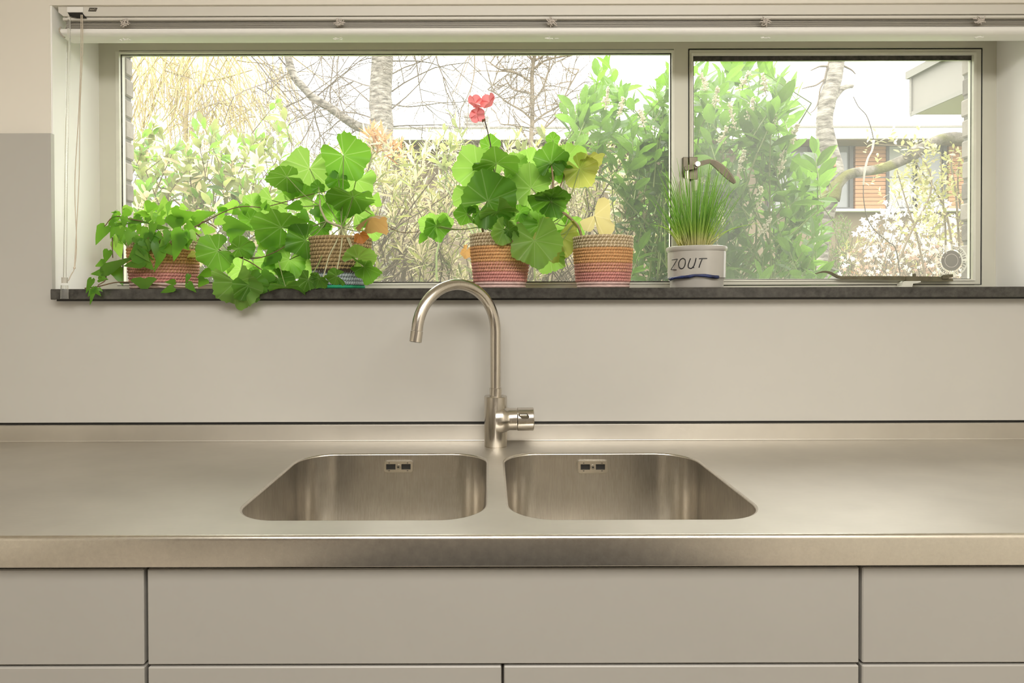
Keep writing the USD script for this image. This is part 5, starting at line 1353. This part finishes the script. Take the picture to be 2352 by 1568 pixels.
# ------------------------------------------------------------------ trees
def limb(th, pl, Y, w0, w1, m_, name, dY=0.0, sides=12, rough=0.0, seed=0):
    """A limb through these pixels, w0 and w1 pixels wide at its ends."""
    k_ = len(pl)
    c_ = spline([at(x, y, Y + dY * i / max(k_ - 1, 1)) for i, (x, y) in enumerate(pl)], 5)
    ws_ = w0 if np.ndim(w0) else [w0, w1]
    v, f = tube(c_, np.array(ws_) / 2 * Y / F, sides)
    if rough:
        v = v + (meshkit.fbm(v * 9 + seed, 3)[:, None] - 0.5) * rough * unit(v - v.mean(0)) * [1, 1, 0.2]
    part(th, name, trimesh.Trimesh(v, f, process=False), m_, smooth=True)
    return c_


def twigs(r_, start, d, length, rad, depth, out, droop=0.0, wig=0.35, kids=3):
    n = 5
    p, q = [np.array(start)], np.array(d, float)
    for i in range(n):
        q = unit(q + r_.normal(0, wig, 3) * [1, 0.6, 1] * 0.4 + [0, 0, -droop])
        p.append(p[-1] + q * length / n)
    out.append(tube(np.array(p), [rad, rad * 0.45], 3, cap=False))
    if depth:
        for j in range(kids):
            i = r_.integers(1, n + 1)
            dd = unit(q + r_.normal(0, 0.9, 3) * [1, 0.5, 1])
            twigs(r_, p[i], dd, length * r_.uniform(0.45, 0.75), rad * 0.6, depth - 1, out, droop, wig, kids)


# birch in the middle left
r_ = np.random.default_rng(31)
bi = thing('birch_tree', 'bare birch with a thick pale trunk and one heavy branch bending in from the left', 'tree')
limb(bi, [(882, -160), (880, 60), (878, 150), (874, 220), (877, 290), (872, 350), (868, 480), (866, 760)], 9.0, [46, 48, 50, 54, 60, 70], 0, 'birch_bark', 'trunk', 0, 20, 0.08)
limb(bi, [(640, 60), (660, 125), (674, 170), (694, 198), (722, 226), (756, 246), (790, 270), (822, 290), (866, 300)], 8.8, [15, 19, 19, 20, 24], 0, 'birch_bark', 'limb', 0.2, 12, 0.05, 3)
tw = []
for px, py, dx, dz, L0 in ((690, 198, -0.4, 0.8, 1.0), (722, 226, 0.5, 0.8, 1.1), (760, 247, -0.2, 0.9, 1.3), (790, 270, 0.3, -0.5, 0.8), (670, 165, -0.8, -0.6, 1.2), (740, 236, -0.6, -0.7, 1.0), (900, 170, 0.8, 0.5, 1.3), (900, 210, 0.9, 0.1, 1.4), (898, 250, 0.8, 0.6, 1.5), (900, 240, 0.9, -0.2, 1.3),
                           (856, 200, -0.7, 0.5, 1.2), (855, 240, -0.7, 0.7, 1.3), (850, 270, -0.8, 0.1, 1.0), (870, 140, -0.8, 0.6, 1.0), (895, 140, 0.7, 0.3, 1.2), (640, 130, 0.7, -0.9, 1.5), (600, 120, 0.8, -0.9, 1.6), (560, 110, 0.7, -0.8, 1.4), (715, 225, 0.2, -0.9, 0.9), (590, 200, 0.6, -0.4, 1.1), (690, 330, 0.4, 0.8, 1.0), (900, 290, 0.9, 0.2, 1.2), (830, 290, -0.6, -0.5, 0.9), (950, 120, 0.4, -0.9, 0.9), (1000, 115, 0.2, -0.9, 1.0), (780, 120, -0.3, -0.9, 0.9), (650, 250, 0.6, 0.4, 1.0)):
    twigs(r_, at(px, py, 9.0), (dx, r_.normal(0, 0.3), dz), L0 * 0.95, 0.0125, 3, tw, 0.03, kids=4)
part(bi, 'twigs', cat_m(tw), 'twig_brown', kind='stuff', label='fine bare twigs')

# willow on the far left
r_ = np.random.default_rng(32)
wi = thing('willow_tree', 'yellow-twigged weeping willow at the far left', 'tree')
limb(wi, [(428, 140), (432, 200), (430, 250), (427, 320), (425, 760)], 11.0, [5, 6, 8, 9, 14], 0, 'twig_willow', 'trunk', 0, 8)
for pl, a, b in (([(432, 232), (450, 210), (470, 190), (500, 182), (540, 172), (580, 160)], 6, 3), ([(430, 225), (405, 205), (385, 200)], 4, 2), ([(345, 150), (358, 180), (345, 205), (335, 235), (330, 300)], 5, 3), ([(455, 256), (490, 240), (540, 238), (590, 262)], 4, 2), ([(300, 130), (340, 190)], 3, 2), ([(360, 120), (430, 190)], 3, 2), ([(520, 110), (560, 165), (600, 200)], 3, 2)):
    limb(wi, pl, 11.0, a, b, 'twig_willow', 'limb', 0, 6)
tw = []
for i in range(260):
    x, y = r_.uniform(285, 660), r_.uniform(90, 250)
    if x > 560 and r_.random() < 0.5: continue
    a = at(x, y, r_.uniform(10.4, 11.8))
    s = r_.normal(0, 0.35) + (0.25 if x > 450 else -0.1)
    L0 = r_.uniform(0.4, 1.2)
    q = [a, a + np.array([s * 0.3, 0, -0.25]) * L0, a + np.array([s * 0.7, 0, -0.6]) * L0 + r_.normal(0, 0.02, 3), a + np.array([s, 0, -1.0]) * L0]
    tw.append(tube(np.array(q), [0.014, 0.007], 3, cap=False))
for i in range(34):
    twigs(r_, at(r_.uniform(290, 600), r_.uniform(120, 280), 11), (r_.normal(0, 1), 0, r_.normal(0, 0.7)), 0.9, 0.013, 2, tw, 0.1)
part(wi, 'twigs', cat_m(tw), 'twig_willow', kind='stuff', label='fine hanging yellow twigs')
k_ = 2600
pts = inside([(285, 110), (560, 110), (640, 180), (640, 300), (500, 330), (290, 330)], k_, r_, 10.4, 11.8)[0]
cloud(wi, NARROW, pts, unit(np.array([0, 0, -1.0]) + r_.normal(0, 0.4, (k_, 3))), unit(r_.normal(0, 1, (k_, 3))), r_.uniform(0.05, 0.1, k_), ['lime_leaf'], top=0, rest='catkins', r_=r_)

# slim tree
r_ = np.random.default_rng(33)
st_ = thing('slim_tree', 'slim bare young tree with an upright trunk above the right geraniums', 'tree')
limb(st_, [(1240, 60), (1228, 130), (1222, 170), (1223, 230), (1222, 290), (1220, 340), (1220, 760)], 9.5, [5, 8, 9, 10, 10, 14], 0, 'twig_tan', 'trunk', 0, 10, 0.02)
tw = []
for pl in ([(1222, 275), (1200, 255), (1165, 235), (1140, 215), (1120, 205)], [(1221, 190), (1190, 170), (1150, 160), (1120, 140)], [(1222, 285), (1250, 262), (1285, 240), (1310, 195), (1330, 160)], [(1223, 235), (1245, 205), (1258, 170), (1264, 130)], [(1223, 160), (1250, 140), (1290, 130), (1320, 125)], [(1217, 330), (1190, 292), (1150, 285)], [(1224, 310), (1255, 290), (1290, 262), (1330, 260)], [(1226, 150), (1215, 125), (1190, 110)], [(1228, 140), (1260, 120)], [(1222, 215), (1180, 205), (1160, 180)]):
    c_ = limb(st_, pl, 9.5, 5.5, 2.6, 'twig_tan', 'limb', 0, 6)
    for q in c_[2::2]:
        twigs(r_, q, (r_.normal(0, 0.8), r_.normal(0, 0.3), abs(r_.normal(0.5, 0.5))), r_.uniform(0.3, 0.7), 0.012, 3, tw, 0.0)
for px, py in ((1075, 130), (1085, 110), (1090, 170)):
    twigs(r_, at(px, py, 9), (-0.2, 0, -1), 1.0, 0.008, 2, tw, 0.02)
part(st_, 'twigs', cat_m(tw), 'twig_tan', kind='stuff', label='fine bare twigs')
limb(st_, [(1088, 100), (1090, 150), (1085, 190), (1072, 225), (1058, 255), (1055, 300)], 9.2, 3, 2.5, 'twig_tan', 'limb', 0, 5)

# leaning birch with the mossy branch on the right
r_ = np.random.default_rng(34)
lb_ = thing('leaning_birch', 'leaning grey birch with a long mossy branch reaching right, seen through the casement', 'tree')
Yl = 4.7
limb(lb_, [(1940, 20), (1925, 110), (1918, 160), (1908, 205), (1896, 245), (1893, 290), (1903, 345), (1914, 395), (1912, 430)], Yl, [32, 34, 35, 36, 38, 44, 42], 0, 'birch_bark', 'trunk', 0, 18, 0.05)
limb(lb_, [(1916, 418), (1908, 450), (1900, 480), (1893, 520), (1886, 580), (1884, 650), (1882, 760)], Yl, [34, 36, 32, 30, 34], 0, 'birch_bark', 'trunk', 0, 16, 0.04, 2)
limb(lb_, [(2290, 330), (2205, 316), (2170, 318), (2140, 328), (2112, 345), (2090, 360), (2060, 374), (2020, 388), (1980, 394), (1945, 402), (1922, 425), (1912, 460)], Yl - 0.05, [22, 24, 24, 26, 24, 22, 22, 26, 30], 0, 'moss_bark', 'limb', 0, 16, 0.04, 5)
limb(lb_, [(1898, 440), (1880, 468), (1866, 490), (1872, 500), (1890, 490)], Yl - 0.02, [14, 22, 12], 0, 'moss_bark', 'burr', 0, 12, 0.04, 8)
limb(lb_, [(1912, 225), (1930, 206), (1945, 199), (1958, 198)], Yl, [20, 12, 8], 0, 'birch_bark', 'broken_stub', 0, 10, 0.02)
for pl in ([(1912, 130), (1902, 150), (1893, 185), (1884, 205), (1880, 230), (1872, 250), (1858, 262)], [(1896, 180), (1875, 195), (1855, 200), (1842, 204)], [(1905, 153), (1885, 152), (1870, 158), (1862, 162)], [(1935, 150), (1955, 160), (1965, 170)]):
    limb(lb_, pl, Yl, 5, 2, 'twig_brown', 'dead_branch', 0, 6)
limb(lb_, [(1916, 384), (1915, 372), (1912, 362)], Yl - 0.065, 9, 4, 'cedar', 'bare_wood_scar', 0, 8)
vn = thing('vine_stem', 'thin curving bare vine stem hanging outside the right pane', 'vine')
c_ = limb(vn, [(1960, 222), (1972, 245), (1990, 265), (2001, 295), (2007, 322)], 2.6, 1.6, 2.4, 'twig_brown', 'stem', 0, 5)
limb(vn, [(2007, 322), (2003, 345), (1993, 365), (1986, 395), (1983, 425)], 2.6, [5, 4, 5, 3], 0, 'white_petal', 'pale_stem', 0, 6)
limb(vn, [(1983, 425), (1984, 460), (1992, 500), (2010, 530), (2040, 555), (2060, 580), (2075, 700)], 2.6, 2, 2.5, 'twig_brown', 'stem', 0, 5)
